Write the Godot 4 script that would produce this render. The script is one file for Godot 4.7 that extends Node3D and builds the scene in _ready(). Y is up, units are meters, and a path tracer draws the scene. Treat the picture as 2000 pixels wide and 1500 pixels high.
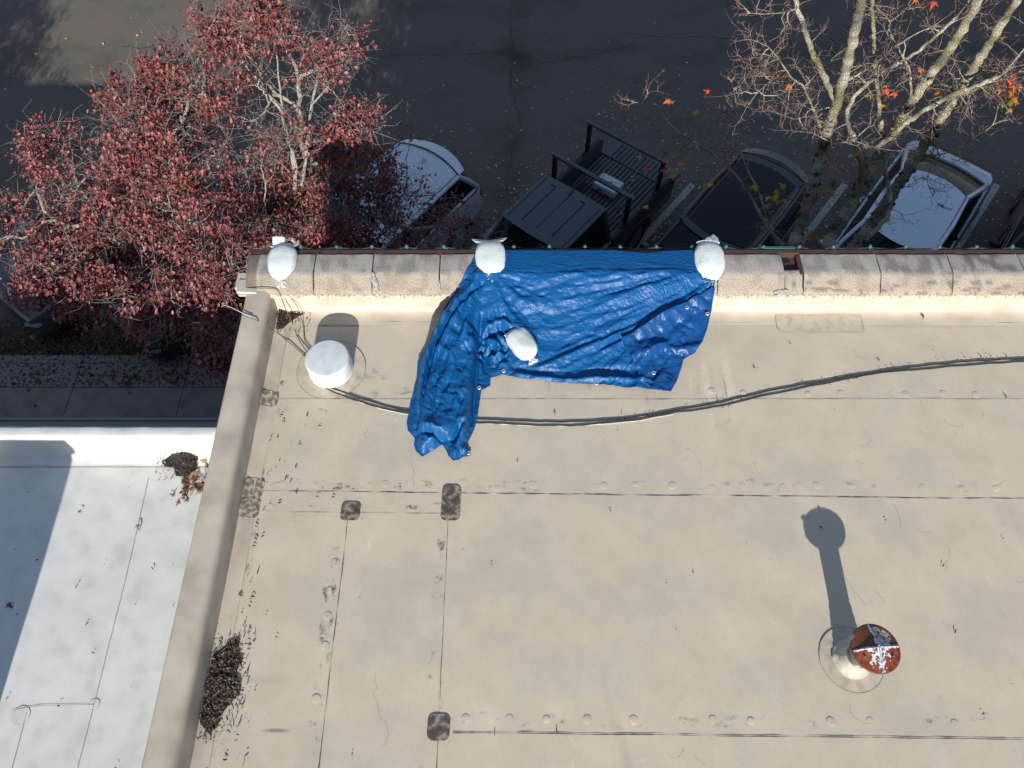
extends Node3D
# A tan membrane roof with a blue tarp, seen steeply from above; street with angled parking and autumn trees beyond.
const R := 4.75          # height of the flat roof above the street
const TAU8 := TAU / 8.0
var M := {}
var taken := {}
var rn := RandomNumberGenerator.new()
var nz := FastNoiseLite.new()

func _ready() -> void:
	rn.seed = 7
	nz.seed = 3
	nz.frequency = 1.0
	nz.fractal_octaves = 3
	setup()
	materials()
	street()
	left_building()
	main_building()
	roof_fittings()
	tarp_and_bags()
	string_lights()
	cars()
	trees()
	litter()

# ---------------------------------------------------------------- camera, sky, sun
func setup() -> void:
	var cam := Camera3D.new()
	cam.name = "camera"
	cam.fov = 55.2
	cam.near = 0.05
	cam.far = 400.0
	cam.position = Vector3(0, 10.75, 0)
	cam.rotation_degrees = Vector3(-60, 0, 0)
	add_child(cam)
	var sky_mat := ProceduralSkyMaterial.new()
	sky_mat.sky_top_color = Color(0.53, 0.635, 0.78)
	sky_mat.sky_horizon_color = Color(0.80, 0.83, 0.86)
	sky_mat.sky_curve = 0.16
	sky_mat.ground_bottom_color = Color(0.2, 0.2, 0.2)
	sky_mat.ground_horizon_color = Color(0.5, 0.53, 0.56)
	sky_mat.sky_energy_multiplier = 0.68
	var sky := Sky.new()
	sky.sky_material = sky_mat
	var env := Environment.new()
	env.background_mode = Environment.BG_SKY
	env.sky = sky
	env.tonemap_mode = Environment.TONE_MAPPER_LINEAR
	env.tonemap_exposure = 1.62
	env.sdfgi_enabled = true
	env.ssao_enabled = true
	env.ssil_enabled = true
	var we := WorldEnvironment.new()
	we.name = "environment"
	we.environment = env
	add_child(we)
	var sun := DirectionalLight3D.new()
	sun.name = "sun"
	sun.light_energy = 1.27
	sun.light_color = Color(1.0, 0.98, 0.935)
	sun.light_angular_distance = 0.5
	sun.shadow_enabled = true
	sun.rotation_degrees = Vector3(-22.6, -0.8, 0)
	add_child(sun)

# ---------------------------------------------------------------- mesh collector
class Mb:
	var v := PackedVector3Array()
	var n := PackedVector3Array()
	var c := PackedColorArray()
	var u := PackedVector2Array()
	var x := PackedInt32Array()
	var col := Color.WHITE

	func put(vs: PackedVector3Array, tr: PackedInt32Array, smooth := true, hint := Vector3.ZERO, uvs := PackedVector2Array(), cols := PackedColorArray()) -> void:
		var s := 0.0
		var o := Vector3.ZERO
		if hint == Vector3.ZERO:
			for p in vs:
				o += p
			o /= maxf(1.0, vs.size())
		var tn := PackedVector3Array()
		tn.resize(tr.size() / 3)
		for t in tn.size():
			var a := vs[tr[t * 3]]
			var m := (vs[tr[t * 3 + 1]] - a).cross(vs[tr[t * 3 + 2]] - a)
			tn[t] = m
			s += m.dot(a - o) if hint == Vector3.ZERO else m.dot(hint)
		var sg := 1.0 if s >= 0.0 else -1.0
		var i1 := 2 if s >= 0.0 else 1
		var i2 := 3 - i1
		var base := v.size()
		if smooth:
			var nn := PackedVector3Array()
			nn.resize(vs.size())
			for t in tn.size():
				for k in 3:
					nn[tr[t * 3 + k]] += tn[t]
			for i in nn.size():
				nn[i] = nn[i].normalized() * sg
			v.append_array(vs)
			n.append_array(nn)
			if uvs.size() == vs.size():
				u.append_array(uvs)
			else:
				for p in vs:
					u.append(Vector2(p.x, p.z))
			if cols.size() == vs.size():
				c.append_array(cols)
			else:
				for p in vs:
					c.append(col)
			for t in tn.size():
				x.append(base + tr[t * 3])
				x.append(base + tr[t * 3 + i1])
				x.append(base + tr[t * 3 + i2])
		else:
			for t in tn.size():
				var q := tn[t].normalized() * sg
				for k in [0, i1, i2]:
					var id := tr[t * 3 + k]
					x.append(v.size())
					v.append(vs[id])
					n.append(q)
					u.append(uvs[id] if uvs.size() == vs.size() else Vector2(vs[id].x, vs[id].z))
					c.append(cols[id] if cols.size() == vs.size() else col)

	func box(at: Vector3, size: Vector3, b := Basis.IDENTITY, ch := 0.006) -> void:
		var h := size * 0.5
		var e := minf(ch, minf(h.x, minf(h.y, h.z)) * 0.9)
		var vs := PackedVector3Array()
		var id := {}
		for sx in [-1, 1]:
			for sy in [-1, 1]:
				for sz in [-1, 1]:
					for k in 3:
						var p := Vector3(sx * h.x, sy * h.y, sz * h.z)
						for j in 3:
							if j != k:
								p[j] -= signf(p[j]) * e
						id[[sx, sy, sz, k]] = vs.size()
						vs.append(at + b * p)
		var tr := PackedInt32Array()
		for k in 3:
			var i := (k + 1) % 3
			var j := (k + 2) % 3
			for s in [-1, 1]:
				var q := []
				for w in [[-1, -1], [1, -1], [1, 1], [-1, 1]]:
					var key := [0, 0, 0]
					key[k] = s
					key[i] = w[0]
					key[j] = w[1]
					q.append(id[[key[0], key[1], key[2], k]])
				if s < 0:
					q.reverse()
				tr.append_array([q[0], q[1], q[2], q[0], q[2], q[3]])
			for a in [-1, 1]:       # chamfers along axis k
				for c2 in [-1, 1]:
					var p0 := [0, 0, 0]
					p0[i] = a
					p0[j] = c2
					var k0 := p0.duplicate()
					var k1 := p0.duplicate()
					k0[k] = -1
					k1[k] = 1
					var q := [id[[k0[0], k0[1], k0[2], i]], id[[k1[0], k1[1], k1[2], i]], id[[k1[0], k1[1], k1[2], j]], id[[k0[0], k0[1], k0[2], j]]]
					if a * c2 > 0:
						q.reverse()
					tr.append_array([q[0], q[1], q[2], q[0], q[2], q[3]])
		for sx in [-1, 1]:
			for sy in [-1, 1]:
				for sz in [-1, 1]:
					var q := [id[[sx, sy, sz, 0]], id[[sx, sy, sz, 1]], id[[sx, sy, sz, 2]]]
					if sx * sy * sz < 0:
						q.reverse()
					tr.append_array(q)
		put(vs, tr, false)

	func loft(loops: Array, closed := true, caps := true, smooth := true, hint := Vector3.ZERO, uvs := PackedVector2Array(), cols := PackedColorArray()) -> void:
		var m: int = loops[0].size()
		var vs := PackedVector3Array()
		for l in loops:
			vs.append_array(l)
		var tr := PackedInt32Array()
		for i in loops.size() - 1:
			for j in (m if closed else m - 1):
				var a := i * m + j
				var b := i * m + (j + 1) % m
				tr.append_array([a, b, b + m, a, b + m, a + m])
		if caps and closed:
			if smooth:     # caps with edges of their own: closed volume is judged on the walls and caps together
				var w := vs.duplicate()
				for e in [0, loops.size() - 1]:
					var o := w.size()
					var cen := Vector3.ZERO
					for p in loops[e]:
						cen += p
					w.append(cen / m)
					w.append_array(loops[e])
					for j in m:
						if e == 0:
							tr.append_array([o, o + 1 + (j + 1) % m, o + 1 + j])
						else:
							tr.append_array([o, o + 1 + j, o + 1 + (j + 1) % m])
				var cc := cols.duplicate()
				if cols.size() == vs.size():
					for e in [0, loops.size() - 1]:
						cc.append(cols[e * m])
						for j in m:
							cc.append(cols[e * m + j])
				put(w, tr, smooth, hint, PackedVector2Array(), cc)
				return
			for e in [0, loops.size() - 1]:
				var cen := Vector3.ZERO
				for p in loops[e]:
					cen += p
				vs.append(cen / m)
				var o := vs.size() - 1
				for j in m:
					if e == 0:
						tr.append_array([o, (j + 1) % m, j])
					else:
						tr.append_array([o, e * m + j, e * m + (j + 1) % m])
		put(vs, tr, smooth, hint, uvs, cols)

	func tube(pts: Array, rad: Array, sides := 6, caps := true, cols := []) -> void:
		var loops := []
		var cc := PackedColorArray()
		var side := Vector3.ZERO
		for i in pts.size():
			var d: Vector3 = (pts[mini(i + 1, pts.size() - 1)] - pts[maxi(i - 1, 0)]).normalized()
			if side == Vector3.ZERO:
				side = d.cross(Vector3.UP if absf(d.y) < 0.9 else Vector3.RIGHT).normalized()
			side = (side - d * side.dot(d)).normalized()
			var up := d.cross(side)
			var l := PackedVector3Array()
			var r: float = rad[mini(i, rad.size() - 1)]
			for k in sides:
				var a := TAU * k / sides
				l.append(pts[i] + side * cos(a) * r + up * sin(a) * r)
				if cols.size():
					cc.append(cols[mini(i, cols.size() - 1)])
			loops.append(l)
		loft(loops, true, caps, true, Vector3.ZERO, PackedVector2Array(), cc)

	func lathe(prof: Array, segs := 32, at := Vector3.ZERO, closed_hint := true) -> void:
		var loops := []
		for p in prof:
			var l := PackedVector3Array()
			for k in segs:
				var a := TAU * k / segs
				l.append(at + Vector3(cos(a) * p.x, p.y, sin(a) * p.x))
			loops.append(l)
		loft(loops, true, false, true, Vector3.ZERO)

	func grid(nu: int, nv: int, f: Callable, hint := Vector3.ZERO, uv := false, smooth := true) -> void:
		var vs := PackedVector3Array()
		var uvs := PackedVector2Array()
		for i in nu + 1:
			for j in nv + 1:
				vs.append(f.call(float(i) / nu, float(j) / nv))
				if uv:
					uvs.append(Vector2(float(i) / nu, float(j) / nv))
		var tr := PackedInt32Array()
		for i in nu:
			for j in nv:
				var a := i * (nv + 1) + j
				tr.append_array([a, a + 1, a + nv + 2, a, a + nv + 2, a + nv + 1])
		put(vs, tr, smooth, hint, uvs)

	# a sheet over the plan outline poly (x, z), with height from hf; edges follow the outline exactly
	func sheet(poly: PackedVector2Array, step: float, hf: Callable, uvf = null, skirt := 0.0) -> void:
		var lo := poly[0]
		var hi := poly[0]
		for p in poly:
			lo = lo.min(p)
			hi = hi.max(p)
		var nx := int(ceil((hi.x - lo.x) / step)) + 1
		var ny := int(ceil((hi.y - lo.y) / step)) + 1
		var ins := PackedByteArray()
		ins.resize((nx + 1) * (ny + 1))
		for i in nx + 1:
			for j in ny + 1:
				ins[i * (ny + 1) + j] = 1 if Geometry2D.is_point_in_polygon(lo + Vector2(i, j) * step, poly) else 0
		var key := {}
		var pl := PackedVector2Array()
		var tr := PackedInt32Array()
		for i in nx:
			for j in ny:
				var s := ins[i * (ny + 1) + j] + ins[(i + 1) * (ny + 1) + j] + ins[i * (ny + 1) + j + 1] + ins[(i + 1) * (ny + 1) + j + 1]
				var q := PackedVector2Array([lo + Vector2(i, j) * step, lo + Vector2(i + 1, j) * step, lo + Vector2(i + 1, j + 1) * step, lo + Vector2(i, j + 1) * step])
				var pieces := []
				if s == 4:
					pieces = [q]
				else:
					pieces = Geometry2D.intersect_polygons(poly, q)
				for pc in pieces:
					var ids := PackedInt32Array()
					for p in pc:
						var kk := Vector2i((p * 4000.0).round())
						if not key.has(kk):
							key[kk] = pl.size()
							pl.append(p)
						ids.append(key[kk])
					var t := PackedInt32Array([0, 1, 2, 0, 2, 3]) if s == 4 else Geometry2D.triangulate_polygon(pc)
					for k in t.size() / 3:
						var a := ids[t[k * 3]]
						var b := ids[t[k * 3 + 1]]
						var d := ids[t[k * 3 + 2]]
						if (pl[b] - pl[a]).cross(pl[d] - pl[a]) > 0:
							tr.append_array([a, d, b])
						else:
							tr.append_array([a, b, d])
		var vs := PackedVector3Array()
		var uvs := PackedVector2Array()
		for p in pl:
			vs.append(Vector3(p.x, hf.call(p.x, p.y), p.y))
			if (uvf != null):
				uvs.append(uvf.call(p.x, p.y))
		put(vs, tr, true, Vector3.UP, uvs)
		if skirt > 0.0:
			var cen := (lo + hi) * 0.5
			for k in poly.size():
				var a := poly[k]
				var b := poly[(k + 1) % poly.size()]
				var mm := maxi(1, int((b - a).length() / (step * 2.0)))
				for w in mm:
					var p := a.lerp(b, float(w) / mm)
					var q := a.lerp(b, float(w + 1) / mm)
					var yp: float = hf.call(p.x, p.y)
					var yq: float = hf.call(q.x, q.y)
					var out := (b - a).orthogonal()
					if out.dot((a + b) * 0.5 - cen) < 0:
						out = -out
					put(PackedVector3Array([Vector3(p.x, yp, p.y), Vector3(q.x, yq, q.y), Vector3(q.x, yq - skirt, q.y), Vector3(p.x, yp - skirt, p.y)]), PackedInt32Array([0, 1, 2, 0, 2, 3]), false, Vector3(out.x, 0, out.y), PackedVector2Array() if not (uvf != null) else PackedVector2Array([uvf.call(p.x, p.y), uvf.call(q.x, q.y), uvf.call(q.x, q.y), uvf.call(p.x, p.y)]))

	func mesh() -> ArrayMesh:
		var a := []
		a.resize(Mesh.ARRAY_MAX)
		a[Mesh.ARRAY_VERTEX] = v
		a[Mesh.ARRAY_NORMAL] = n
		a[Mesh.ARRAY_COLOR] = c
		a[Mesh.ARRAY_TEX_UV] = u
		a[Mesh.ARRAY_INDEX] = x
		var m := ArrayMesh.new()
		m.add_surface_from_arrays(Mesh.PRIMITIVE_TRIANGLES, a)
		return m

# ---------------------------------------------------------------- naming
func numbered(called: String, par: Node) -> String:
	var k := str(par.get_instance_id()) + called
	if not taken.has(k):
		taken[k] = 0
		return called
	taken[k] += 1
	return "%s_%03d" % [called, taken[k]]

func thing(called: String, label: String, category: String, at := Vector3.ZERO, turn := 0.0, group := "") -> Node3D:
	var o := Node3D.new()
	o.name = numbered(called, self)
	add_child(o, true)
	o.position = at
	o.rotation.y = turn
	tag(o, label, category, group)
	return o

func tag(o: Node, label: String, category: String, group := "", kind := "") -> void:
	if label:
		o.set_meta("label", label)
	if category:
		o.set_meta("category", category)
	if group:
		o.set_meta("group", group)
	if kind:
		o.set_meta("kind", kind)

# commits a mesh; with world true the vertices are in the scene's axes and are shifted to the thing's base
func obj(called: String, mb, m: Material, par: Node = self, world := true) -> MeshInstance3D:
	var o := MeshInstance3D.new()
	o.name = numbered(called, par)
	o.mesh = mb.mesh() if mb is Mb else mb
	o.material_override = m
	par.add_child(o, true)
	if world and par != self and par.get_parent() == self and par is Node3D and not par is MeshInstance3D:
		o.position = -par.position
	return o

func struct(called: String, mb: Mb, m: Material, label: String) -> MeshInstance3D:
	var o := obj(called, mb, m)
	tag(o, label, called.replace("_", " "), "", "structure")
	return o

func many(called: String, mesh: Mesh, m: Material, xf: Array, cols: Array, par: Node = self) -> MultiMeshInstance3D:
	var mm := MultiMesh.new()
	mm.transform_format = MultiMesh.TRANSFORM_3D
	mm.use_colors = true
	mm.mesh = mesh
	mm.instance_count = xf.size()
	for i in xf.size():
		mm.set_instance_transform(i, xf[i])
		mm.set_instance_color(i, cols[i])
	var o := MultiMeshInstance3D.new()
	o.name = numbered(called, par)
	o.multimesh = mm
	o.material_override = m
	o.set_meta("kind", "stuff")
	par.add_child(o, true)
	if par != self and par.get_parent() == self:
		o.position = -par.position
	return o

# ---------------------------------------------------------------- materials
func lin(r: float, g: float, b: float) -> Color:
	return Color(r, g, b).linear_to_srgb()

func noise_tex(freq: float, oct: int, stops: Array, seed_: int, size := 512, kind := FastNoiseLite.TYPE_SIMPLEX_SMOOTH, fractal := FastNoiseLite.FRACTAL_FBM) -> NoiseTexture2D:
	var f := FastNoiseLite.new()
	f.noise_type = kind
	f.fractal_type = fractal
	f.fractal_octaves = oct
	f.frequency = freq
	f.seed = seed_
	f.cellular_return_type = FastNoiseLite.RETURN_DISTANCE2_SUB
	var t := NoiseTexture2D.new()
	t.width = size
	t.height = size
	t.seamless = true
	t.noise = f
	var g := Gradient.new()
	g.offsets = PackedFloat32Array()
	g.colors = PackedColorArray()
	for s in stops:
		g.add_point(s[0], s[1])
	t.color_ramp = g
	return t

func grey(a: float) -> Color:
	return Color(a, a, a)

func mat(called: String, c: Color, rough := 0.8, metal := 0.0, tex: Texture2D = null, scale := 1.0, bump := 0.0, bump_tex: Texture2D = null, bump_scale := 1.0) -> StandardMaterial3D:
	var m := StandardMaterial3D.new()
	m.resource_name = called
	m.albedo_color = c
	m.roughness = rough
	m.metallic = metal
	m.vertex_color_use_as_albedo = true
	if tex:
		m.albedo_texture = tex
		m.uv1_triplanar = true
		m.uv1_world_triplanar = true
		m.uv1_scale = Vector3.ONE * scale
	if bump > 0.0:
		m.heightmap_enabled = true
		m.heightmap_scale = bump
		m.heightmap_texture = bump_tex if bump_tex else tex
		m.uv1_triplanar = true
		m.uv1_world_triplanar = true
		m.uv1_scale = Vector3.ONE * (scale if tex else bump_scale)
	M[called] = m
	return m

func materials() -> void:
	var mott := noise_tex(0.012, 5, [[0.0, grey(0.80)], [0.5, grey(0.93)], [1.0, grey(1.0)]], 11)
	var gritty := noise_tex(0.09, 4, [[0.0, grey(0.35)], [0.32, grey(0.62)], [0.5, grey(0.9)], [1.0, grey(1.0)]], 12)
	var speck := noise_tex(0.05, 5, [[0.0, grey(0.25)], [0.3, grey(0.5)], [0.45, grey(0.92)], [1.0, grey(1.0)]], 14)
	var asphalt := noise_tex(0.16, 4, [[0.0, grey(0.55)], [0.5, grey(0.85)], [0.8, grey(1.0)], [1.0, Color(1, 1, 1)]], 15, 1024)
	mat("asphalt", lin(0.195, 0.166, 0.138), 0.9, 0.0, asphalt, 0.45, 0.2)
	mat("crack", lin(0.062, 0.055, 0.048), 0.9)
	mat("pale_dust", lin(0.16, 0.155, 0.145), 0.9, 0.0, gritty, 0.8)
	mat("road_paint", lin(0.62, 0.61, 0.58), 0.8, 0.0, noise_tex(0.06, 5, [[0.0, grey(0.35)], [0.36, grey(0.5)], [0.48, grey(0.9)], [1.0, grey(1.0)]], 16), 1.1)
	mat("pavement", lin(0.30, 0.28, 0.25), 0.85, 0.0, speck, 0.5)
	mat("pavement_dark", lin(0.30, 0.28, 0.255), 0.85, 0.0, mott, 0.4)
	mat("wall_paint", lin(0.42, 0.38, 0.33), 0.9, 0.0, mott, 0.3)
	mat("cream_membrane", lin(0.61, 0.535, 0.435), 0.5, 0.0, mott, 0.35)
	mat("plate_membrane", lin(0.50, 0.445, 0.365), 0.6, 0.0, mott, 0.9)
	mat("patch_membrane", lin(0.57, 0.50, 0.40), 0.55, 0.0, noise_tex(0.02, 4, [[0.0, grey(0.82)], [0.4, grey(0.94)], [1.0, grey(1.0)]], 18), 0.8, 0.15)
	mat("grimy_patch", lin(0.42, 0.39, 0.34), 0.75, 0.0, noise_tex(0.018, 5, [[0.0, Color(0.36, 0.35, 0.34)], [0.4, Color(0.50, 0.48, 0.46)], [0.55, Color(0.60, 0.57, 0.55)], [0.68, Color(0.80, 0.77, 0.74)], [1.0, Color(0.95, 0.93, 0.9)]], 19), 1.3)
	mat("mottled_patch", lin(0.46, 0.42, 0.36), 0.7, 0.0, noise_tex(0.03, 4, [[0.0, Color(0.50, 0.48, 0.46)], [0.42, Color(0.66, 0.64, 0.61)], [0.52, Color(0.80, 0.77, 0.74)], [0.62, Color(1, 0.98, 0.95)], [1.0, Color(0.95, 0.93, 0.9)]], 20), 1.1)
	mat("seam_dirt", lin(0.10, 0.09, 0.078), 0.9, 0.0, noise_tex(0.05, 3, [[0.0, grey(0.5)], [0.5, grey(1.0)], [0.8, Color(2.2, 2.1, 2.0)], [1.0, Color(3, 2.9, 2.7)]], 21), 1.5)
	mat("coping", lin(1.0, 0.98, 0.96), 0.92, 0.0, noise_tex(0.07, 5, [[0.0, grey(0.55)], [0.3, grey(0.74)], [0.45, grey(0.9)], [0.7, grey(0.97)], [1.0, grey(1.0)]], 22, 1024), 1.0, 0.35)
	mat("mortar", lin(0.50, 0.48, 0.43), 0.95, 0.0, speck, 2.0, 0.5)
	mat("caulk", lin(0.60, 0.56, 0.48), 0.8, 0.0, noise_tex(0.04, 4, [[0.0, Color(0.6, 0.6, 0.6)], [0.4, Color(0.85, 0.78, 0.68)], [0.6, Color(1, 1, 1)], [1.0, Color(0.9, 0.9, 0.95)]], 23), 1.2, 0.4)
	mat("fascia", lin(0.085, 0.040, 0.034), 0.75, 0.0, mott, 1.2)
	mat("white_membrane", lin(0.69, 0.69, 0.665), 0.5, 0.0, noise_tex(0.011, 6, [[0.0, Color(0.88, 0.88, 0.87)], [0.4, Color(0.95, 0.95, 0.945)], [1.0, grey(1.0)]], 24, 1024), 0.3)
	mat("white_lap", lin(0.60, 0.62, 0.63), 0.5)
	mat("edge_line", lin(0.27, 0.24, 0.20), 0.9)
	mat("thin_line", lin(0.30, 0.30, 0.30), 0.9)
	mat("grey_metal", lin(0.20, 0.20, 0.20), 0.5, 0.3)
	mat("brick_red", lin(0.25, 0.12, 0.09), 0.9, 0.0, speck, 0.8)
	mat("white_drum", lin(0.68, 0.72, 0.725), 0.45, 0.0, noise_tex(0.02, 5, [[0.0, grey(0.88)], [0.5, grey(0.97)], [1.0, grey(1.0)]], 51), 0.7)
	mat("pipe_metal", lin(0.33, 0.32, 0.30), 0.38, 0.75, mott, 2.0)
	mat("boot", lin(0.50, 0.46, 0.39), 0.28)
	mat("cable", lin(0.035, 0.031, 0.027), 0.75, 0.0, gritty, 2.0)
	mat("white_wire", lin(0.65, 0.63, 0.58), 0.5)
	mat("brown_wire", lin(0.10, 0.08, 0.06), 0.7)
	var crink := noise_tex(0.016, 3, [[0.0, grey(0.0)], [1.0, grey(1.0)]], 31, 1024, FastNoiseLite.TYPE_CELLULAR, FastNoiseLite.FRACTAL_FBM)
	mat("tarp", lin(0.002, 0.080, 0.25), 0.42, 0.0, null, 1.0, 0.6, crink, 1.3)
	mat("tarp_under", lin(0.004, 0.060, 0.215), 0.38, 0.0, null, 1.0, 0.75, crink, 1.2)
	M.tarp.uv1_scale = Vector3(0.75, 1.7, 1.7)
	M.tarp_under.uv1_scale = Vector3(0.8, 1.0, 1.0)
	M.tarp.metallic_specular = 0.40
	M.tarp_under.metallic_specular = 0.40
	mat("brass", lin(0.75, 0.72, 0.65), 0.3, 0.7)
	mat("dark_hole", lin(0.01, 0.01, 0.012), 0.9)
	mat("sack", lin(0.60, 0.645, 0.64), 0.55, 0.0, null, 1.0, 0.3, noise_tex(0.03, 4, [[0.0, grey(0.0)], [1.0, grey(1.0)]], 32, 512, FastNoiseLite.TYPE_SIMPLEX_SMOOTH, FastNoiseLite.FRACTAL_RIDGED), 2.2)
	M.sack.backlight_enabled = true
	M.sack.backlight = Color(0.25, 0.27, 0.27)
	mat("sack_text", lin(0.42, 0.45, 0.46), 0.7)
	var clear := mat("clear_plastic", Color(0.9, 0.95, 0.97, 0.25), 0.12)
	clear.transparency = BaseMaterial3D.TRANSPARENCY_ALPHA
	mat("bulb_green", lin(0.03, 0.115, 0.105), 0.5)
	mat("wire_green", lin(0.018, 0.04, 0.034), 0.6)
	mat("debris", lin(1, 1, 1), 0.9)
	mat("mound", lin(0.055, 0.044, 0.035), 0.95, 0.0, gritty, 3.0, 0.8)
	mat("leaf", lin(1, 1, 1), 0.6)
	M.leaf.backlight_enabled = true
	M.leaf.backlight = Color(0.35, 0.35, 0.35)
	mat("bark", lin(1, 1, 1), 0.92, 0.0, noise_tex(0.035, 5, [[0.0, grey(0.28)], [0.36, grey(0.5)], [0.5, grey(0.9)], [1.0, grey(1.0)]], 33), 3.2, 1.0)
	mat("glass", lin(0.006, 0.011, 0.012), 0.06)
	M.glass.metallic_specular = 0.36
	mat("tyre", lin(0.014, 0.014, 0.014), 0.85)
	mat("rim", lin(0.45, 0.45, 0.46), 0.35, 0.8)
	mat("black_trim", lin(0.012, 0.012, 0.013), 0.5)
	mat("seam_black", lin(0.01, 0.011, 0.013), 0.7)
	mat("tail_light", lin(0.22, 0.012, 0.012), 0.2)
	mat("head_light", lin(0.20, 0.22, 0.23), 0.12)
	mat("plate", lin(0.5, 0.52, 0.55), 0.5)
	mat("hose", lin(0.085, 0.045, 0.04), 0.7)
	mat("bronze", lin(0.16, 0.12, 0.07), 0.4, 0.5)

func paint(called: String, c: Color, rough := 0.22, metal := 0.25) -> StandardMaterial3D:
	var m := mat(called, c, rough, metal)
	m.clearcoat_enabled = true
	m.clearcoat = 0.7
	m.clearcoat_roughness = 0.06
	return m

# the printed colour of the roof membrane: mottling, scuffs, dirt that gathers at laps (x -2.7..7.5, z -4.5..0.7)
func roof_texture() -> ImageTexture:
	var w := 1836
	var h := 936
	var ppm := 180.0
	var f := FastNoiseLite.new()
	f.seed = 5
	f.fractal_octaves = 4
	f.frequency = 0.0052
	var a := f.get_image(w, h).get_data()
	f.seed = 9
	f.frequency = 0.03
	f.fractal_octaves = 5
	var b := f.get_image(w, h).get_data()
	f.seed = 19
	f.frequency = 0.16
	var e := f.get_image(w, h).get_data()
	f.seed = 29
	f.frequency = 0.012
	f.domain_warp_enabled = true
	f.domain_warp_amplitude = 40.0
	var g := f.get_image(w, h).get_data()
	var dirt := PackedFloat32Array()
	dirt.resize(w * h)
	var r := RandomNumberGenerator.new()
	r.seed = 77
	var stamp := func(x: float, z: float, rx: float, rz: float, k: float, turn: float, edge: float) -> void:
		var cx := (x + 2.7) * ppm
		var cz := (z + 4.5) * ppm
		var big := maxf(rx, rz) * ppm
		var cs := cos(turn)
		var sn := sin(turn)
		for j in range(maxi(0, int(cz - big)), mini(h - 1, int(cz + big)) + 1):
			for i in range(maxi(0, int(cx - big)), mini(w - 1, int(cx + big)) + 1):
				var dx := (i - cx) / ppm
				var dz := (j - cz) / ppm
				var q := Vector2((dx * cs + dz * sn) / rx, (-dx * sn + dz * cs) / rz).length()
				if q < 1.0:
					var nn := b[j * w + i] / 255.0 * 0.6 + e[j * w + i] / 255.0 * 0.4
					dirt[j * w + i] += k * clampf((1.0 - q) * 1.6, 0.0, 1.0) * clampf((nn - edge) * 5.0, 0.0, 1.0)
	# grime along the laps and the fastener rows
	for row in [[-2.46, -2.1, 7.4, 90, 0.5], [-2.42, -2.1, 0.2, 30, 0.7], [-2.26, -2.1, -0.6, 16, 0.7], [-0.57, -0.5, 7.4, 70, 0.5], [-3.33, -2.0, 7.4, 60, 0.28], [-4.10, -2.1, 7.4, 30, 0.2]]:
		for k in row[3]:
			stamp.call(r.randf_range(row[1], row[2]), row[0] + r.randfn(0, 0.03), r.randf_range(0.02, 0.12), r.randf_range(0.008, 0.03), r.randf_range(0.2, 1.0) * row[4], r.randfn(0, 0.15), 0.5)
	for col in [[-1.47, -1.9, 0.4, 60, 0.7], [-0.60, -2.0, 0.4, 46, 0.45], [-2.17, -3.6, 0.4, 50, 0.4]]:
		for k in col[3]:
			stamp.call(col[0] + r.randfn(0, 0.03), r.randf_range(col[1], col[2]), r.randf_range(0.01, 0.035), r.randf_range(0.02, 0.1), r.randf_range(0.2, 1.0) * col[4], r.randfn(0, 0.1), 0.5)
	for k in 16:     # grime round the drum's flange and the corner
		stamp.call(-1.5 + r.randfn(0, 0.45), -3.36 + r.randfn(0, 0.1), r.randf_range(0.04, 0.16), r.randf_range(0.02, 0.06), 0.3, r.randfn(0, 0.3), 0.48)
	for k in 150:    # scattered small marks
		stamp.call(r.randf_range(-2.2, 7.4), r.randf_range(-4.1, 0.6), r.randf_range(0.008, 0.05), r.randf_range(0.006, 0.02), r.randf_range(0.1, 0.5), r.randfn(0, 0.8), 0.5)
	for k in 120:    # pale scuffs and runs
		stamp.call(r.randf_range(-2.2, 7.4), r.randf_range(-4.1, 0.6), r.randf_range(0.008, 0.02), r.randf_range(0.02, 0.16), -r.randf_range(0.1, 0.4), r.randfn(0, 0.5), 0.45)
	for k in 30:     # runs below the tarp's hem
		stamp.call(r.randf_range(0.2, 2.1), r.randf_range(-3.55, -3.25), r.randf_range(0.006, 0.03), r.randf_range(0.06, 0.2), r.randf_range(-0.4, 0.3), r.randfn(0, 0.05), 0.42)
	for q in [[1.83, -3.42, 0.05, 0.5, -0.35], [2.04, -3.5, 0.06, 0.5, -0.3], [2.0, -3.42, 0.012, 0.14, 0.7], [-1.75, -0.5, 0.12, 0.018, 0.5], [-1.95, -0.85, 0.3, 0.04, 0.1]]:
		stamp.call(q[0], q[1], q[2], q[3], q[4], 0.0, 0.3)
	for k in 26:     # long soft wash marks
		stamp.call(r.randf_range(-2, 7), r.randf_range(-4, 0.6), r.randf_range(0.05, 0.12), r.randf_range(0.3, 0.9), r.randf_range(-0.12, 0.10), -0.35 + r.randfn(0, 0.12), 0.2)
	# hairline wrinkles in the sheet
	for k in 26:
		var x := r.randf_range(-2.0, 4.5)
		var z := r.randf_range(-4.0, -0.1)
		var t := r.randf_range(-1.2, 1.2)
		if k == 0:
			x = -1.05
			z = -0.9
			t = 0.0
		for s in (75 if k == 0 else r.randi_range(8, 34)):
			x += sin(t) * 0.008
			z += cos(t) * 0.008
			t += r.randfn(0, 0.22) - (t * 0.1 if k == 0 else 0.0)
			var i := int((x + 2.7) * ppm)
			var j := int((z + 4.5) * ppm)
			if i > 0 and j > 0 and i < w - 1 and j < h - 1:
				dirt[j * w + i] += 0.4
				dirt[j * w + i + 1] -= 0.12
	var out := PackedByteArray()
	out.resize(w * h * 3)
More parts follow.
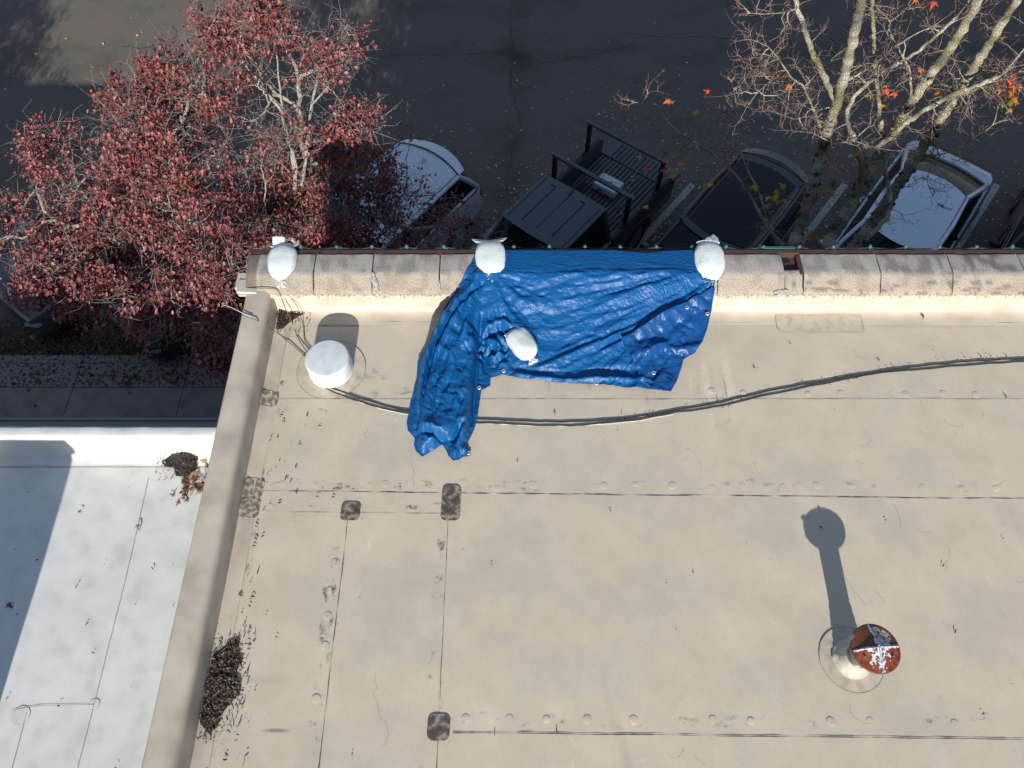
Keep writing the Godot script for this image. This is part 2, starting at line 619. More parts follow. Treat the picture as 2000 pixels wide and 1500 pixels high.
	for i in w * h:
		var t := a[i] / 255.0
		t = clampf((t - 0.25) * 1.6, 0.0, 1.0)
		var s := 0.99 + 0.035 * (b[i] / 255.0) + 0.035 * (e[i] / 255.0 - 0.5) + 0.055 * (g[i] / 255.0 - 0.5)
		var d := clampf(dirt[i], -0.8, 0.85)
		var cr := (197.0 - 7.0 * t) * s
		var cg := (184.5 - 4.0 * t) * s
		var cb := (166.0 - 2.0 * t) * s
		if d > 0.0:
			cr += (84.0 - cr) * d
			cg += (78.0 - cg) * d
			cb += (72.0 - cb) * d
		else:
			cr -= (226.0 - cr) * d
			cg -= (216.0 - cg) * d
			cb -= (200.0 - cb) * d
		out[i * 3] = int(clampf(cr, 0, 255))
		out[i * 3 + 1] = int(clampf(cg, 0, 255))
		out[i * 3 + 2] = int(clampf(cb, 0, 255))
	return ImageTexture.create_from_image(Image.create_from_data(w, h, false, Image.FORMAT_RGB8, out))

func roof_uv(x: float, z: float) -> Vector2:
	return Vector2((x + 2.7) / 10.2, (z + 4.5) / 5.2)

# gentle waves of the roof sheet
func wave(x: float, z: float) -> float:
	return R + nz.get_noise_2d(x * 0.55, z * 0.55 + 9.0) * 0.012 + nz.get_noise_2d(x * 2.3 + 40.0, z * 2.3) * 0.0035

# the roof with its sloping foot along both parapets
func patch_y(x: float, z: float) -> float:
	var d := clampf((-2.22 - x) / 0.075, 0.0, 1.6)
	return maxf(wave(x, z), R + 0.012 * clampf((-4.16 - z) / 0.12, 0.0, 2.0)) + 0.02 * d * d

func rect(x0: float, z0: float, x1: float, z1: float) -> PackedVector2Array:
	return PackedVector2Array([Vector2(x0, z0), Vector2(x1, z0), Vector2(x1, z1), Vector2(x0, z1)])

func round_rect(cx: float, cz: float, sx: float, sz: float, r: float, turn := 0.0) -> PackedVector2Array:
	var p := PackedVector2Array()
	for q in 4:
		var c := Vector2((sx * 0.5 - r) * (1 if q in [0, 3] else -1), (sz * 0.5 - r) * (1 if q < 2 else -1))
		for k in 6:
			var a := (q + k / 5.0) * PI / 2
			p.append(Vector2(cx, cz) + (c + Vector2(cos(a), sin(a)) * r).rotated(turn))
	return p

# ---------------------------------------------------------------- street
func street() -> void:
	var g := Mb.new()
	g.grid(20, 20, func(a, b): return Vector3(-90 + 180 * a, -0.004, -120 + 160 * b), Vector3.UP)
	var nb := g.v.size()
	g.grid(260, 150, func(a, b): return Vector3(-13 + 26 * a, 0.0, -20 + 14.0 * b), Vector3.UP)
	for i in range(nb, g.v.size()):
		var p := g.v[i]
		var k := 1.0 + 0.30 * nz.get_noise_2d(p.x * 0.22, p.z * 0.5) + 0.16 * nz.get_noise_2d(p.x * 1.1 + 30, p.z * 1.4) + 0.14 * nz.get_noise_2d(p.x * 4.0, p.z * 4.0)
		k -= 0.26 * exp(-pow(p.x - 0.1 + 0.5 * nz.get_noise_2d(p.z * 0.6, 3.0), 2.0) / 0.10)          # dark joint down the carriageway
		k -= 0.18 * exp(-pow(p.z + 15.0 + 0.4 * nz.get_noise_2d(p.x * 0.6, 9.0), 2.0) / 0.12)
		k += 0.10 * exp(-pow(p.z + 13.2, 2.0) / 0.3) + 0.08 * exp(-pow(p.z + 15.9, 2.0) / 0.2)
		var oil := clampf(nz.get_noise_2d(p.x * 0.8 + 90, p.z * 0.8) * 3.0 - 0.7, 0.0, 1.0) * (1.0 if p.z > -11.5 else 0.3)
		k *= 1.0 - 0.35 * oil
		g.c[i] = Color(k, k, k)
	var st := struct("street", g, M.asphalt, "dark worn asphalt street with angled parking bays")
	for k in range(-4, 6):
		var p := Mb.new()
		var e := Vector3(0.58 + 3.05 * k, 0, -10.83)
		var d := Vector3(-0.621, 0, 0.784)
		p.grid(40, 4, func(a, b): return e + d * (4.7 * a) + Vector3(0.784, 0, 0.621) * ((b - 0.5) * (0.13 + 0.012 * nz.get_noise_2d(a * 60.0, k * 9.0 + signf(b - 0.5)))) + Vector3(0, 0.004, 0), Vector3.UP)
		obj("parking_line", p, M.road_paint, st)
	# sealed cracks
	var lines := [
		[[0.0, -17.4], [-0.05, -16.2], [0.02, -15.0], [-0.06, -13.9], [0.12, -13.0], [0.2, -12.4], [0.02, -11.9], [-0.08, -11.2], [-0.12, -10.5]],
		[[-4.2, -14.9], [-3.2, -14.75], [-2.4, -14.9], [-1.5, -14.85], [-0.8, -14.95], [0.0, -14.9]],
		[[0.1, -14.7], [0.8, -14.6], [1.4, -14.75], [2.2, -15.0], [3.0, -15.3]],
		[[2.6, -15.7], [3.6, -15.5], [4.6, -15.55], [5.6, -15.3], [6.4, -15.35], [7.6, -15.1]],
		[[7.0, -17.5], [7.05, -16.3], [7.3, -15.6], [7.6, -15.1]],
		[[-7.2, -15.5], [-6.8, -15.1], [-6.6, -14.9], [-5.9, -14.95]],
		[[-9.0, -15.2], [-8.5, -15.1], [-8.0, -15.15]], [[-8.0, -16.0], [-7.8, -15.6], [-7.9, -15.3]],
		[[8.4, -11.9], [8.9, -11.3], [9.3, -10.7]]]
	for l in lines:
		var mb := Mb.new()
		var pts := []
		for i in l.size() - 1:
			for s in 9:
				var q := Vector2(l[i][0], l[i][1]).lerp(Vector2(l[i + 1][0], l[i + 1][1]), s / 9.0)
				pts.append(q + Vector2(nz.get_noise_2d(q.x * 5, q.y * 5), nz.get_noise_2d(q.x * 5 + 50, q.y * 5)) * 0.07)
		var a := PackedVector3Array()
		var b := PackedVector3Array()
		for i in pts.size():
			var d: Vector2 = (pts[mini(i + 1, pts.size() - 1)] - pts[maxi(0, i - 1)]).normalized().orthogonal()
			var w := 0.003 + 0.022 * absf(nz.get_noise_2d(i * 0.45, l[0][0] * 7.0))
			if i == 0 or i == pts.size() - 1:
				w = 0.002
			a.append(Vector3(pts[i].x + d.x * w, 0.004, pts[i].y + d.y * w))
			b.append(Vector3(pts[i].x - d.x * w, 0.004, pts[i].y - d.y * w))
		mb.loft([a, b], false, false, true, Vector3.UP)
		obj("crack", mb, M.crack, st)
	# kerb and pavement, stone by stone
	var base := Mb.new()
	base.box(Vector3(0, 0.045, -1.2), Vector3(60, 0.09, 10.7), Basis.IDENTITY, 0.01)
	var pv := struct("pavement", base, M.pavement_dark, "grey concrete pavement along the building fronts in shade")
	var r := RandomNumberGenerator.new()
	r.seed = 4
	for k in range(-7, 8):
		var x := -7.3 + 1.83 * k
		var kb := Mb.new()
		kb.box(Vector3(x + 0.915, 0.065, -6.62), Vector3(1.822, 0.15 + r.randf() * 0.004, 0.17), Basis.IDENTITY, 0.018)
		obj("kerb_stone", kb, M.pavement, pv)
		var sl := Mb.new()
		sl.col = grey(r.randf_range(0.85, 1.0))
		sl.box(Vector3(x + 0.915, 0.10, -6.30), Vector3(1.818, 0.075 + r.randf() * 0.004, 0.455), Basis.IDENTITY, 0.006)
		obj("paving_slab", sl, M.pavement, pv)
		var s2 := Mb.new()
		s2.col = grey(r.randf_range(0.9, 1.0))
		s2.box(Vector3(x + 0.915, 0.10, -4.7), Vector3(1.822, 0.078 + r.randf() * 0.003, 2.72), Basis.IDENTITY, 0.004)
		obj("paving_slab", s2, M.pavement_dark, pv)

# ---------------------------------------------------------------- the white roofed neighbour on the left
func left_building() -> void:
	var b := thing("white_roofed_building", "lower building on the left with a white membrane roof", "building", Vector3(-6, 0, -1))
	var wl := Mb.new()
	wl.box(Vector3(-7.3, 2.05, 1.3), Vector3(9.4, 4.1, 8.66), Basis.IDENTITY, 0.01)
	obj("wall", wl, M.wall_paint, b)
	var rf := Mb.new()
	var hf := func(x: float, z: float) -> float: return 4.17 + nz.get_noise_2d(x * 0.5 + 5, z * 0.5) * 0.010 + nz.get_noise_2d(x * 3.0, z * 3.0) * 0.0008
	rf.sheet(rect(-12.0, -3.03, -2.58, 5.6), 0.05, hf)
	var roof := obj("roof", rf, M.white_membrane, b)
	var pr := Mb.new()
	var prof := [[0.14, 4.175], [0.07, 4.185], [0.03, 4.215], [0.005, 4.28], [-0.005, 4.40], [-0.02, 4.455], [-0.05, 4.475], [-0.12, 4.475], [-0.14, 4.46], [-0.145, 4.40], [-0.145, 4.0]]
	pr.grid(110, prof.size() - 1, func(a, t):
		var q: Array = prof[int(round(t * (prof.size() - 1)))]
		var x: float = -12.0 + 9.42 * a
		return Vector3(x, q[1] + nz.get_noise_2d(x * 2.0, t * 3.0) * 0.008, -3.02 + q[0] + nz.get_noise_2d(x * 2.5 + 9, t * 4.0) * 0.008), Vector3.UP)
	obj("parapet", pr, M.white_membrane, b)
	var lump := Mb.new()
	lump.grid(16, 16, func(a, c):
		var q := Vector2(a - 0.5, c - 0.5) * 2.0
		return Vector3(-5.17 + q.x * 0.16, 4.16 + 0.30 * sqrt(maxf(0.0, 1.0 - pow(q.length() / 1.42, 3.0))), -2.93 + q.y * 0.14), Vector3.UP)
	obj("membrane_fold", lump, M.white_membrane, b)
	var gt := Mb.new()
	gt.box(Vector3(-7.3, 4.30, -3.235), Vector3(9.4, 0.10, 0.135), Basis.IDENTITY, 0.008)
	gt.box(Vector3(-7.3, 4.36, -3.29), Vector3(9.4, 0.03, 0.025), Basis.IDENTITY, 0.004)
	obj("gutter", gt, M.grey_metal, b)
	# laps of the white sheets and the round patches over their corners
	for q in [[[-3.50, -2.75], [-3.46, -1.7], [-3.453, -0.742], [-3.44, 1.5], [-3.43, 3.5]], [[-9.0, -2.86], [-5.0, -2.865], [-2.6, -2.86]], [[-4.12, -0.70], [-3.9, -0.735], [-3.453, -0.742]], [[-3.99, -0.68], [-3.97, -0.2], [-3.96, 1.5]]]:
		var ln := Mb.new()
		var pa := PackedVector3Array()
		var pb := PackedVector3Array()
		for i in q.size() - 1:
			for s in 12:
				var p := Vector2(q[i][0], q[i][1]).lerp(Vector2(q[i + 1][0], q[i + 1][1]), s / 11.0)
				var d := Vector2(q[i + 1][0] - q[i][0], q[i + 1][1] - q[i][1]).normalized().orthogonal()
				var w := 0.0018 + 0.0018 * absf(nz.get_noise_2d(p.x * 9, p.y * 9))
				pa.append(Vector3(p.x + d.x * w, hf.call(p.x, p.y) + 0.005, p.y + d.y * w))
				pb.append(Vector3(p.x - d.x * w, hf.call(p.x, p.y) + 0.005, p.y - d.y * w))
		ln.loft([pa, pb], false, false, true, Vector3.UP)
		obj("lap_seam", ln, M.thin_line, roof)
	for q in [[-3.453, -0.742, 0.043], [-4.03, -0.66, 0.07]]:
		var dk := Mb.new()
		dk.sheet(round_rect(q[0], q[1], q[2] * 2, q[2] * 2, q[2] * 0.98), 0.03, func(x, z): return hf.call(x, z) + 0.0035, null, 0.003)
		obj("round_patch", dk, M.white_membrane, roof)
		var rg := Mb.new()
		var rl := []
		for k in 29:
			var e: Vector2 = Vector2.from_angle(TAU * k / 28) * (q[2] + 0.001)
			rl.append(Vector3(q[0] + e.x, hf.call(q[0] + e.x, q[1] + e.y) + 0.002, q[1] + e.y))
		rg.tube(rl, [0.0022], 4, false)
		obj("lap_seam", rg, M.thin_line, roof)
	# the chimney behind the viewer whose shadow lies across this roof
	var ch := thing("brick_chimney", "stepped brick chimney on the white roof behind the viewer", "chimney", Vector3(-4.66, 4.15, 1.0))
	var st := Mb.new()
	var cl := []
	for q in [[4.15, -5.20, -4.22, 0.25], [5.3, -5.15, -4.29, 0.23], [5.95, -5.05, -4.36, 0.2]]:
		cl.append(PackedVector3Array([Vector3(q[1], q[0], 1.0 - q[3]), Vector3(q[2], q[0], 1.0 - q[3]), Vector3(q[2], q[0], 1.0 + q[3]), Vector3(q[1], q[0], 1.0 + q[3])]))
	st.loft(cl, true, true, false)
	obj("stack", st, M.brick_red, ch)
	var cp := Mb.new()
	cp.box(Vector3(-4.70, 5.99, 1.0), Vector3(0.80, 0.07, 0.46), Basis.IDENTITY, 0.02)
	obj("cap", cp, M.mortar, ch)

# ---------------------------------------------------------------- the tan roofed building
func main_building() -> void:
	var rt := mat("roof_membrane", Color.WHITE, 0.62)
	rt.albedo_texture = roof_texture()
	var b := thing("flat_roofed_building", "tan membrane roofed building with stone coping filling the foreground", "building", Vector3(2, 0, -3))
	var wl := Mb.new()
	wl.box(Vector3(7.2, 2.34, 1.0), Vector3(19.5, 4.68, 11.4), Basis.IDENTITY, 0.01)
	wl.box(Vector3(7.2, 4.78, -4.56), Vector3(19.45, 0.24, 0.28), Basis.IDENTITY, 0.01)
	obj("wall", wl, M.wall_paint, b)
	var dk := Mb.new()
	dk.box(Vector3(7.2, 4.70, 0.6), Vector3(19.3, 0.06, 10.2))
	var roof := obj("roof", dk, M.cream_membrane, b)
	# the sheets of the membrane, each lapping the next
	var sheets := [[-2.30, -4.18, 16.8, -3.266, 0.0016], [-2.24, -3.30, 16.8, -2.385, 0.0032], [-2.22, -2.42, -0.56, -2.195, 0.0024], [-2.22, -2.23, -1.40, 5.0, 0.0010], [-1.43, -2.23, -0.52, 5.0, 0.0002], [-0.545, -2.42, 16.8, -0.485, 0.0017], [-0.545, -0.52, 16.8, 5.0, 0.0009]]
	for s in sheets:
		var mb := Mb.new()
		var y: float = s[4] + 0.004
		var tilt := 0.0105
		mb.sheet(PackedVector2Array([Vector2(s[0], s[1]), Vector2(s[2], s[1] + (tilt * (s[2] - s[0]) if s[1] > -3.0 else 0.0)), Vector2(s[2], s[3] + (tilt * (s[2] - s[0]) if s[3] < 4.0 and s[3] > -3.0 else 0.0)), Vector2(s[0], s[3])]), 0.11, func(x, z): return wave(x, z) + y, roof_uv, 0.0022)
		obj("membrane_sheet", mb, rt, roof)
	# dirt-filled laps
	var laps := [[[-2.2, -4.166], [16.7, -4.15], 0.0018], [[-2.19, -3.299], [16.7, -3.299], 0.0016], [[-2.18, -2.384], [16.7, -2.186], 0.0036], [[-2.10, -2.193], [-0.60, -2.178], 0.0022], [[-0.44, -0.4836], [16.7, -0.304], 0.0042],
		[[-2.284, -4.0], [-2.228, -2.5], 0.0022], [[-2.225, -2.12], [-2.222, 4.9], 0.0026], [[-1.398, -2.11], [-1.40, 4.9], 0.004], [[-0.544, -2.11], [-0.545, -0.6], 0.0026], [[-0.545, -0.43], [-0.546, 4.9], 0.0034]]
	for l in laps:
		var mb := Mb.new()
		var p0 := Vector2(l[0][0], l[0][1])
		var p1 := Vector2(l[1][0], l[1][1])
		var n := int(p0.distance_to(p1) / 0.035)
		var d := (p1 - p0).normalized().orthogonal()
		var pa := PackedVector3Array()
		var pb := PackedVector3Array()
		for i in n + 1:
			var p := p0.lerp(p1, float(i) / n)
			p += d * nz.get_noise_2d(p.x * 1.6 + 70, p.y * 1.6) * 0.004
			var w: float = 0.72 * l[2] * clampf(0.75 + 1.5 * nz.get_noise_2d(p.x * 4.0, p.y * 4.0 + 30), 0.15, 2.2)
			var y := wave(p.x, p.y) + 0.0105
			pa.append(Vector3(p.x + d.x * w, y, p.y + d.y * w))
			pb.append(Vector3(p.x - d.x * w, y, p.y - d.y * w))
		mb.loft([pa, pb], false, false, true, Vector3.UP)
		obj("lap_seam", mb, M.seam_dirt, roof)
	# welded cover patches
	for q in [[-1.382, -2.202, 0.165, 0.165, 0.04, "grimy_patch", "dark square patch"], [-0.525, -2.281, 0.165, 0.325, 0.045, "grimy_patch", "tall dark patch where two laps meet"], [-0.544, -0.519, 0.168, 0.18, 0.05, "grimy_patch", "dark square patch"], [-2.243, -2.41, 0.16, 0.18, 0.04, "mottled_patch", ""], [-2.245, -2.225, 0.16, 0.17, 0.04, "mottled_patch", ""], [-2.256, -3.293, 0.16, 0.16, 0.04, "mottled_patch", ""], [3.04, -4.155, 0.85, 0.215, 0.05, "patch_membrane", "long pale patch"], [-2.19, -4.10, 0.2, 0.22, 0.06, "patch_membrane", ""]]:
		var mb := Mb.new()
		mb.sheet(round_rect(q[0], q[1], q[2], q[3], q[4], 0.02), 0.04, func(x, z): return patch_y(x, z) + 0.013, null, 0.006)
		var o := obj("cover_patch", mb, M[q[5]], roof)
		if q[6]:
			o.set_meta("label", q[6])
		if q[5] == "patch_membrane":
			var ed := Mb.new()
			var l := []
			for p in round_rect(q[0], q[1], q[2] + 0.004, q[3] + 0.004, q[4], 0.02):
				l.append(Vector3(p.x, patch_y(p.x, p.y) + 0.0115, p.y))
			l.append(l[0])
			ed.tube(l, [0.0018], 5, false)
			obj("lap_seam", ed, M.edge_line, roof)
	# fastener plates showing through the sheet
	var r := RandomNumberGenerator.new()
	r.seed = 41
	var rows := []
	for k in 26:
		rows.append([-2.0 + 0.31 * k, -2.47 + 0.0105 * (0.31 * k)])
	for k in 22:
		rows.append([-0.32 + 0.30 * k, -0.585 + 0.012 * (0.30 * k)])
	for k in 16:
		rows.append([1.55 + 0.305 * k, -3.36])
	for k in 9:
		rows.append([-1.475, -1.75 + 0.21 * k])
	for q in rows:
		var x: float = q[0] + r.randfn(0, 0.02)
		var z: float = q[1] + r.randfn(0, 0.012)
		var hh := r.randf_range(0.0007, 0.0026)
		var rad := r.randf_range(0.028, 0.038)
		if r.randf() < 0.22:
			continue
		var pm := Mb.new()
		var circle := PackedVector2Array()
		for k in 18:
			circle.append(Vector2(x, z) + Vector2.from_angle(TAU * k / 18) * rad)
		pm.sheet(circle, 0.009, func(u, w):
			var d := Vector2(u - x, w - z).length() / rad
			return wave(u, w) + 0.0082 + hh * (1.0 - pow(d, 4.0)) - 0.0006 * clampf(1.0 - d * 2.5, 0.0, 1.0), roof_uv)
		obj("fastener_plate", pm, rt, roof)
	# flashing up the front parapet
	var fr := Mb.new()
	var fp := [[0.20, 0.011], [0.13, 0.013], [0.075, 0.02], [0.035, 0.045], [0.012, 0.09], [0.0, 0.16], [-0.008, 0.23], [-0.02, 0.262], [-0.06, 0.275]]
	fr.grid(300, fp.size() - 1, func(a, t):
		var q: Array = fp[int(round(t * (fp.size() - 1)))]
		var x: float = -2.37 + 19.2 * a
		var k: float = 0.006 if q[1] > 0.03 else 0.003
		return Vector3(x, R + q[1] + nz.get_noise_2d(x * 1.6, t * 4.0) * k, -4.325 + q[0] + nz.get_noise_2d(x * 1.3 + 20, t * 3.0) * k * 2.0), Vector3(0, 1, 1))
	obj("front_flashing", fr, M.cream_membrane, b)
	# flashing over the left parapet
	var lf := Mb.new()
	var lp := [[0.006, 0.030], [0.002, 0.06], [0.0, 0.12], [-0.001, 0.21], [-0.004, 0.242], [-0.013, 0.266], [-0.028, 0.281], [-0.05, 0.289], [-0.09, 0.293], [-0.15, 0.296], [-0.215, 0.294], [-0.235, 0.28], [-0.24, 0.25], [-0.24, -0.9]]
	lf.grid(160, lp.size() - 1, func(a, t):
		var q: Array = lp[int(round(t * (lp.size() - 1)))]
		var z: float = -4.40 + 9.2 * a
		var k: float = 0.004 if q[0] < 0.1 else 0.0
		return Vector3(-2.335 + 0.008 * (z + 4.4) / 4.0 + q[0] + nz.get_noise_2d(z * 0.7, t * 3.0) * k * 0.5, R + q[1] + nz.get_noise_2d(z * 1.3 + 7, t * 4.0) * k, z), Vector3(0.5, 1, 0))
	obj("side_flashing", lf, M.cream_membrane, b)
	var cn := Mb.new()
	cn.grid(230, 6, func(a, t):
		var z: float = -4.40 + 9.2 * a
		var d: float = lerpf(0.135, 0.002, t) + 0.006 * nz.get_noise_2d(z * 1.4, 20.0) * (1.0 - t)
		return Vector3(-2.335 + 0.008 * (z + 4.4) / 4.0 + d, R + 0.0108 + 0.024 * pow(t, 1.5) + 0.002 * nz.get_noise_2d(z * 2.2, t * 2.0), z), Vector3.UP)
	obj("cant_strip", cn, M.cream_membrane, b)
	# small pale end cap under the corner of the coping
	var ec := Mb.new()
	ec.box(Vector3(-2.625, R + 0.24, -4.45), Vector3(0.13, 0.14, 0.2), Basis.IDENTITY, 0.012)
	ec.box(Vector3(-2.56, R + 0.295, -4.38), Vector3(0.2, 0.035, 0.16), Basis(Vector3.FORWARD, 0.1), 0.008)
	obj("end_cap", ec, M.boot, b)
	# fascia below the outer edge of the coping
	var fa := Mb.new()
	fa.box(Vector3(7.1, R + 0.285, -4.755), Vector3(19.4, 0.19, 0.055), Basis.IDENTITY, 0.006)
	obj("fascia_board", fa, M.fascia, b)
	var gap := Mb.new()
	gap.box(Vector3(2.73, R + 0.30, -4.655), Vector3(0.19, 0.03, 0.15), Basis.IDENTITY, 0.006)
	gap.box(Vector3(2.81, R + 0.335, -4.60), Vector3(0.035, 0.07, 0.24), Basis.IDENTITY, 0.006)
	obj("gap_lining", gap, M.fascia, b)
	var hole := Mb.new()
	hole.box(Vector3(2.70, R + 0.316, -4.69), Vector3(0.08, 0.012, 0.07), Basis(Vector3.UP, 0.3), 0.002)
	obj("hole", hole, M.dark_hole, b)
	# coping stones
	var joints := [-2.58, -1.92, -1.354, -0.702, -0.03, 0.65, 1.32, 1.99, 2.64, 2.82, 3.567, 4.264, 4.96, 5.66, 6.36, 7.05, 7.75, 8.45, 9.15, 9.85, 10.55, 11.25, 11.95, 12.65, 13.35, 14.05, 14.75, 15.45, 16.15, 16.8]
	for k in joints.size() - 1:
		coping_stone(b, joints[k] + 0.006, joints[k + 1] - 0.006, k)
	# bed of mortar under the stones and the caulked edge
	var bed := Mb.new()
	bed.box(Vector3(7.1, R + 0.15, -4.54), Vector3(19.3, 0.22, 0.33), Basis.IDENTITY, 0.01)
	obj("mortar_bed", bed, M.mortar, b)
	var ck := Mb.new()
	ck.grid(630, 5, func(a, t):
		var x: float = -2.38 + 19.2 * a
		var w: float = 0.013 + 0.008 * nz.get_noise_2d(x * 0.8, 3.0)
		var an: float = t * PI
		return Vector3(x, R + 0.262 + sin(an) * 0.008 - 0.022 * t, -4.318 + 0.028 * t - cos(an) * w * 0.5), Vector3(0, 1, 1))
	obj("caulk_bead", ck, M.caulk, b)
	for q in [[-1.32, -4.39, 0.34, 0.055, 0.17, 0.5], [-0.70, -4.36, 0.31, 0.03, 0.11, 0.3], [2.60, -4.325, 0.285, 0.13, 0.075, 0.0]]:
		var mb := Mb.new()
		mb.grid(18, 18, func(a, c):
			var v := Vector2(a - 0.5, c - 0.5) * 2.0
			var rr: float = 1.0 + 0.5 * nz.get_noise_2d(v.angle() * 0.8, q[0] * 5)
			var hh: float = sqrt(maxf(0.0, 1.0 - pow(minf(1.0, v.length()), 2.5))) * 0.022
			var p: Vector2 = (v * rr * Vector2(q[3], q[4]) * 0.5).rotated(-q[5] * 0.4)
			return Vector3(q[0] + p.x, R + q[2] - p.y * (0.55 if q[5] > 0.0 else 0.3) + hh + 0.006 * nz.get_noise_2d(p.x * 40, p.y * 40), q[1] + p.y), Vector3.UP)
		obj("mortar_smear", mb, M.mortar, b)

func coping_stone(b: Node3D, x0: float, x1: float, k: int) -> void:
	var short := k == 8
	var prof := [[-4.722, 0.30], [-4.722, 0.372], [-4.716, 0.386], [-4.70, 0.392], [-4.62, 0.394], [-4.54, 0.392], [-4.51, 0.391], [-4.48, 0.388], [-4.455, 0.378], [-4.43, 0.361], [-4.40, 0.340], [-4.37, 0.319], [-4.355, 0.308], [-4.34, 0.297], [-4.318, 0.276], [-4.318, 0.25]]
	if short:
		prof = [[-4.545, 0.27], [-4.545, 0.352], [-4.53, 0.362], [-4.50, 0.363], [-4.45, 0.352], [-4.40, 0.322], [-4.34, 0.280], [-4.322, 0.262], [-4.318, 0.25]]
	var n := 34
	var loops := []
	var cols := PackedColorArray()
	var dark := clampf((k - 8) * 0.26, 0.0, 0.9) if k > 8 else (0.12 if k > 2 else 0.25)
	for i in n + 3:
		var t := clampf((i - 1) / float(n), 0.0, 1.0)
		var x := lerpf(x0, x1, t)
		var e := 0.008 if i == 0 or i == n + 2 else 0.0
		var l := PackedVector3Array()
		for q in prof:
			var nn := nz.get_noise_3d(x * 7.0 + k * 3.0, q[0] * 9.0, q[1] * 9.0)
			var p := Vector3(x, q[1] + nn * 0.006 * (0.25 if q[0] > -4.35 else 1.0) - e, q[0] + nz.get_noise_3d(x * 6.0, q[0] * 8.0, k * 5.0) * 0.006 * (0.25 if q[0] > -4.35 else 1.0))
			if e > 0.0:
				p.z = lerpf(p.z, -4.5, 0.03)
			l.append(Vector3(p.x, p.y + R, p.z))
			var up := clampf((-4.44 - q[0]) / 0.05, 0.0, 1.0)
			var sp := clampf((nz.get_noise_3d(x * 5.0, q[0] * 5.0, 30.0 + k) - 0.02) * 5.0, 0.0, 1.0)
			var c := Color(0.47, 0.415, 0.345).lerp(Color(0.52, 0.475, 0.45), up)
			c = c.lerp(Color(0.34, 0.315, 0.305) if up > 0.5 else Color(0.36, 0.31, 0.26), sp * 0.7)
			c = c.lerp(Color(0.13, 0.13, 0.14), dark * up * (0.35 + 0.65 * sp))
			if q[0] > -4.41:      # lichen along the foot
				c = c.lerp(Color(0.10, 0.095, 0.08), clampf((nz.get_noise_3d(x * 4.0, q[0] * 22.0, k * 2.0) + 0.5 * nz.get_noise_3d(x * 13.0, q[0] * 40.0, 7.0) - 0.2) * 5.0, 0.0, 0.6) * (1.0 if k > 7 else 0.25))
			if k == 0 and x < -2.47:
				c = c.lerp(Color(0.13, 0.10, 0.08), 0.7)
			cols.append(c)
		l.append(Vector3(x, R + 0.24, -4.33))
		cols.append(Color(0.3, 0.27, 0.25))
		l.append(Vector3(x, R + 0.24, prof[0][0] + 0.02))
		cols.append(Color(0.3, 0.27, 0.25))
		loops.append(l)
	var mb := Mb.new()
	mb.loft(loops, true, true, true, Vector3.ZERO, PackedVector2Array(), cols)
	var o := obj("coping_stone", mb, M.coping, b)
	if short:
		o.set_meta("label", "short broken coping piece in the gap")

# ---------------------------------------------------------------- drum, vent pipe, cables, litter on the roofs
func flange(par: Node3D, x: float, z: float, r: float) -> void:
	var f := Mb.new()
	var pl := PackedVector2Array()
	for k in 56:
		pl.append(Vector2(x, z) + Vector2.from_angle(TAU * k / 56) * r * (1.0 + 0.012 * nz.get_noise_2d(k * 0.9, x)))
	f.sheet(pl, 0.03, func(a, c): return wave(a, c) + 0.0125 + 0.006 * nz.get_noise_2d(a * 8.0, c * 8.0) * smoothstep(r, r * 0.7, Vector2(a - x, c - z).length()) + 0.03 * smoothstep(r * 0.62, r * 0.3, Vector2(a - x, c - z).length()), null, 0.004)
	obj("flange", f, M.patch_membrane, par)
	var e := Mb.new()
	var l := []
	for p in pl:
		l.append(Vector3(p.x, wave(p.x, p.y) + 0.0125, p.y))
	l.append(l[0])
	e.tube(l, [0.0019], 5, false)
	obj("flange_edge", e, M.edge_line, par)

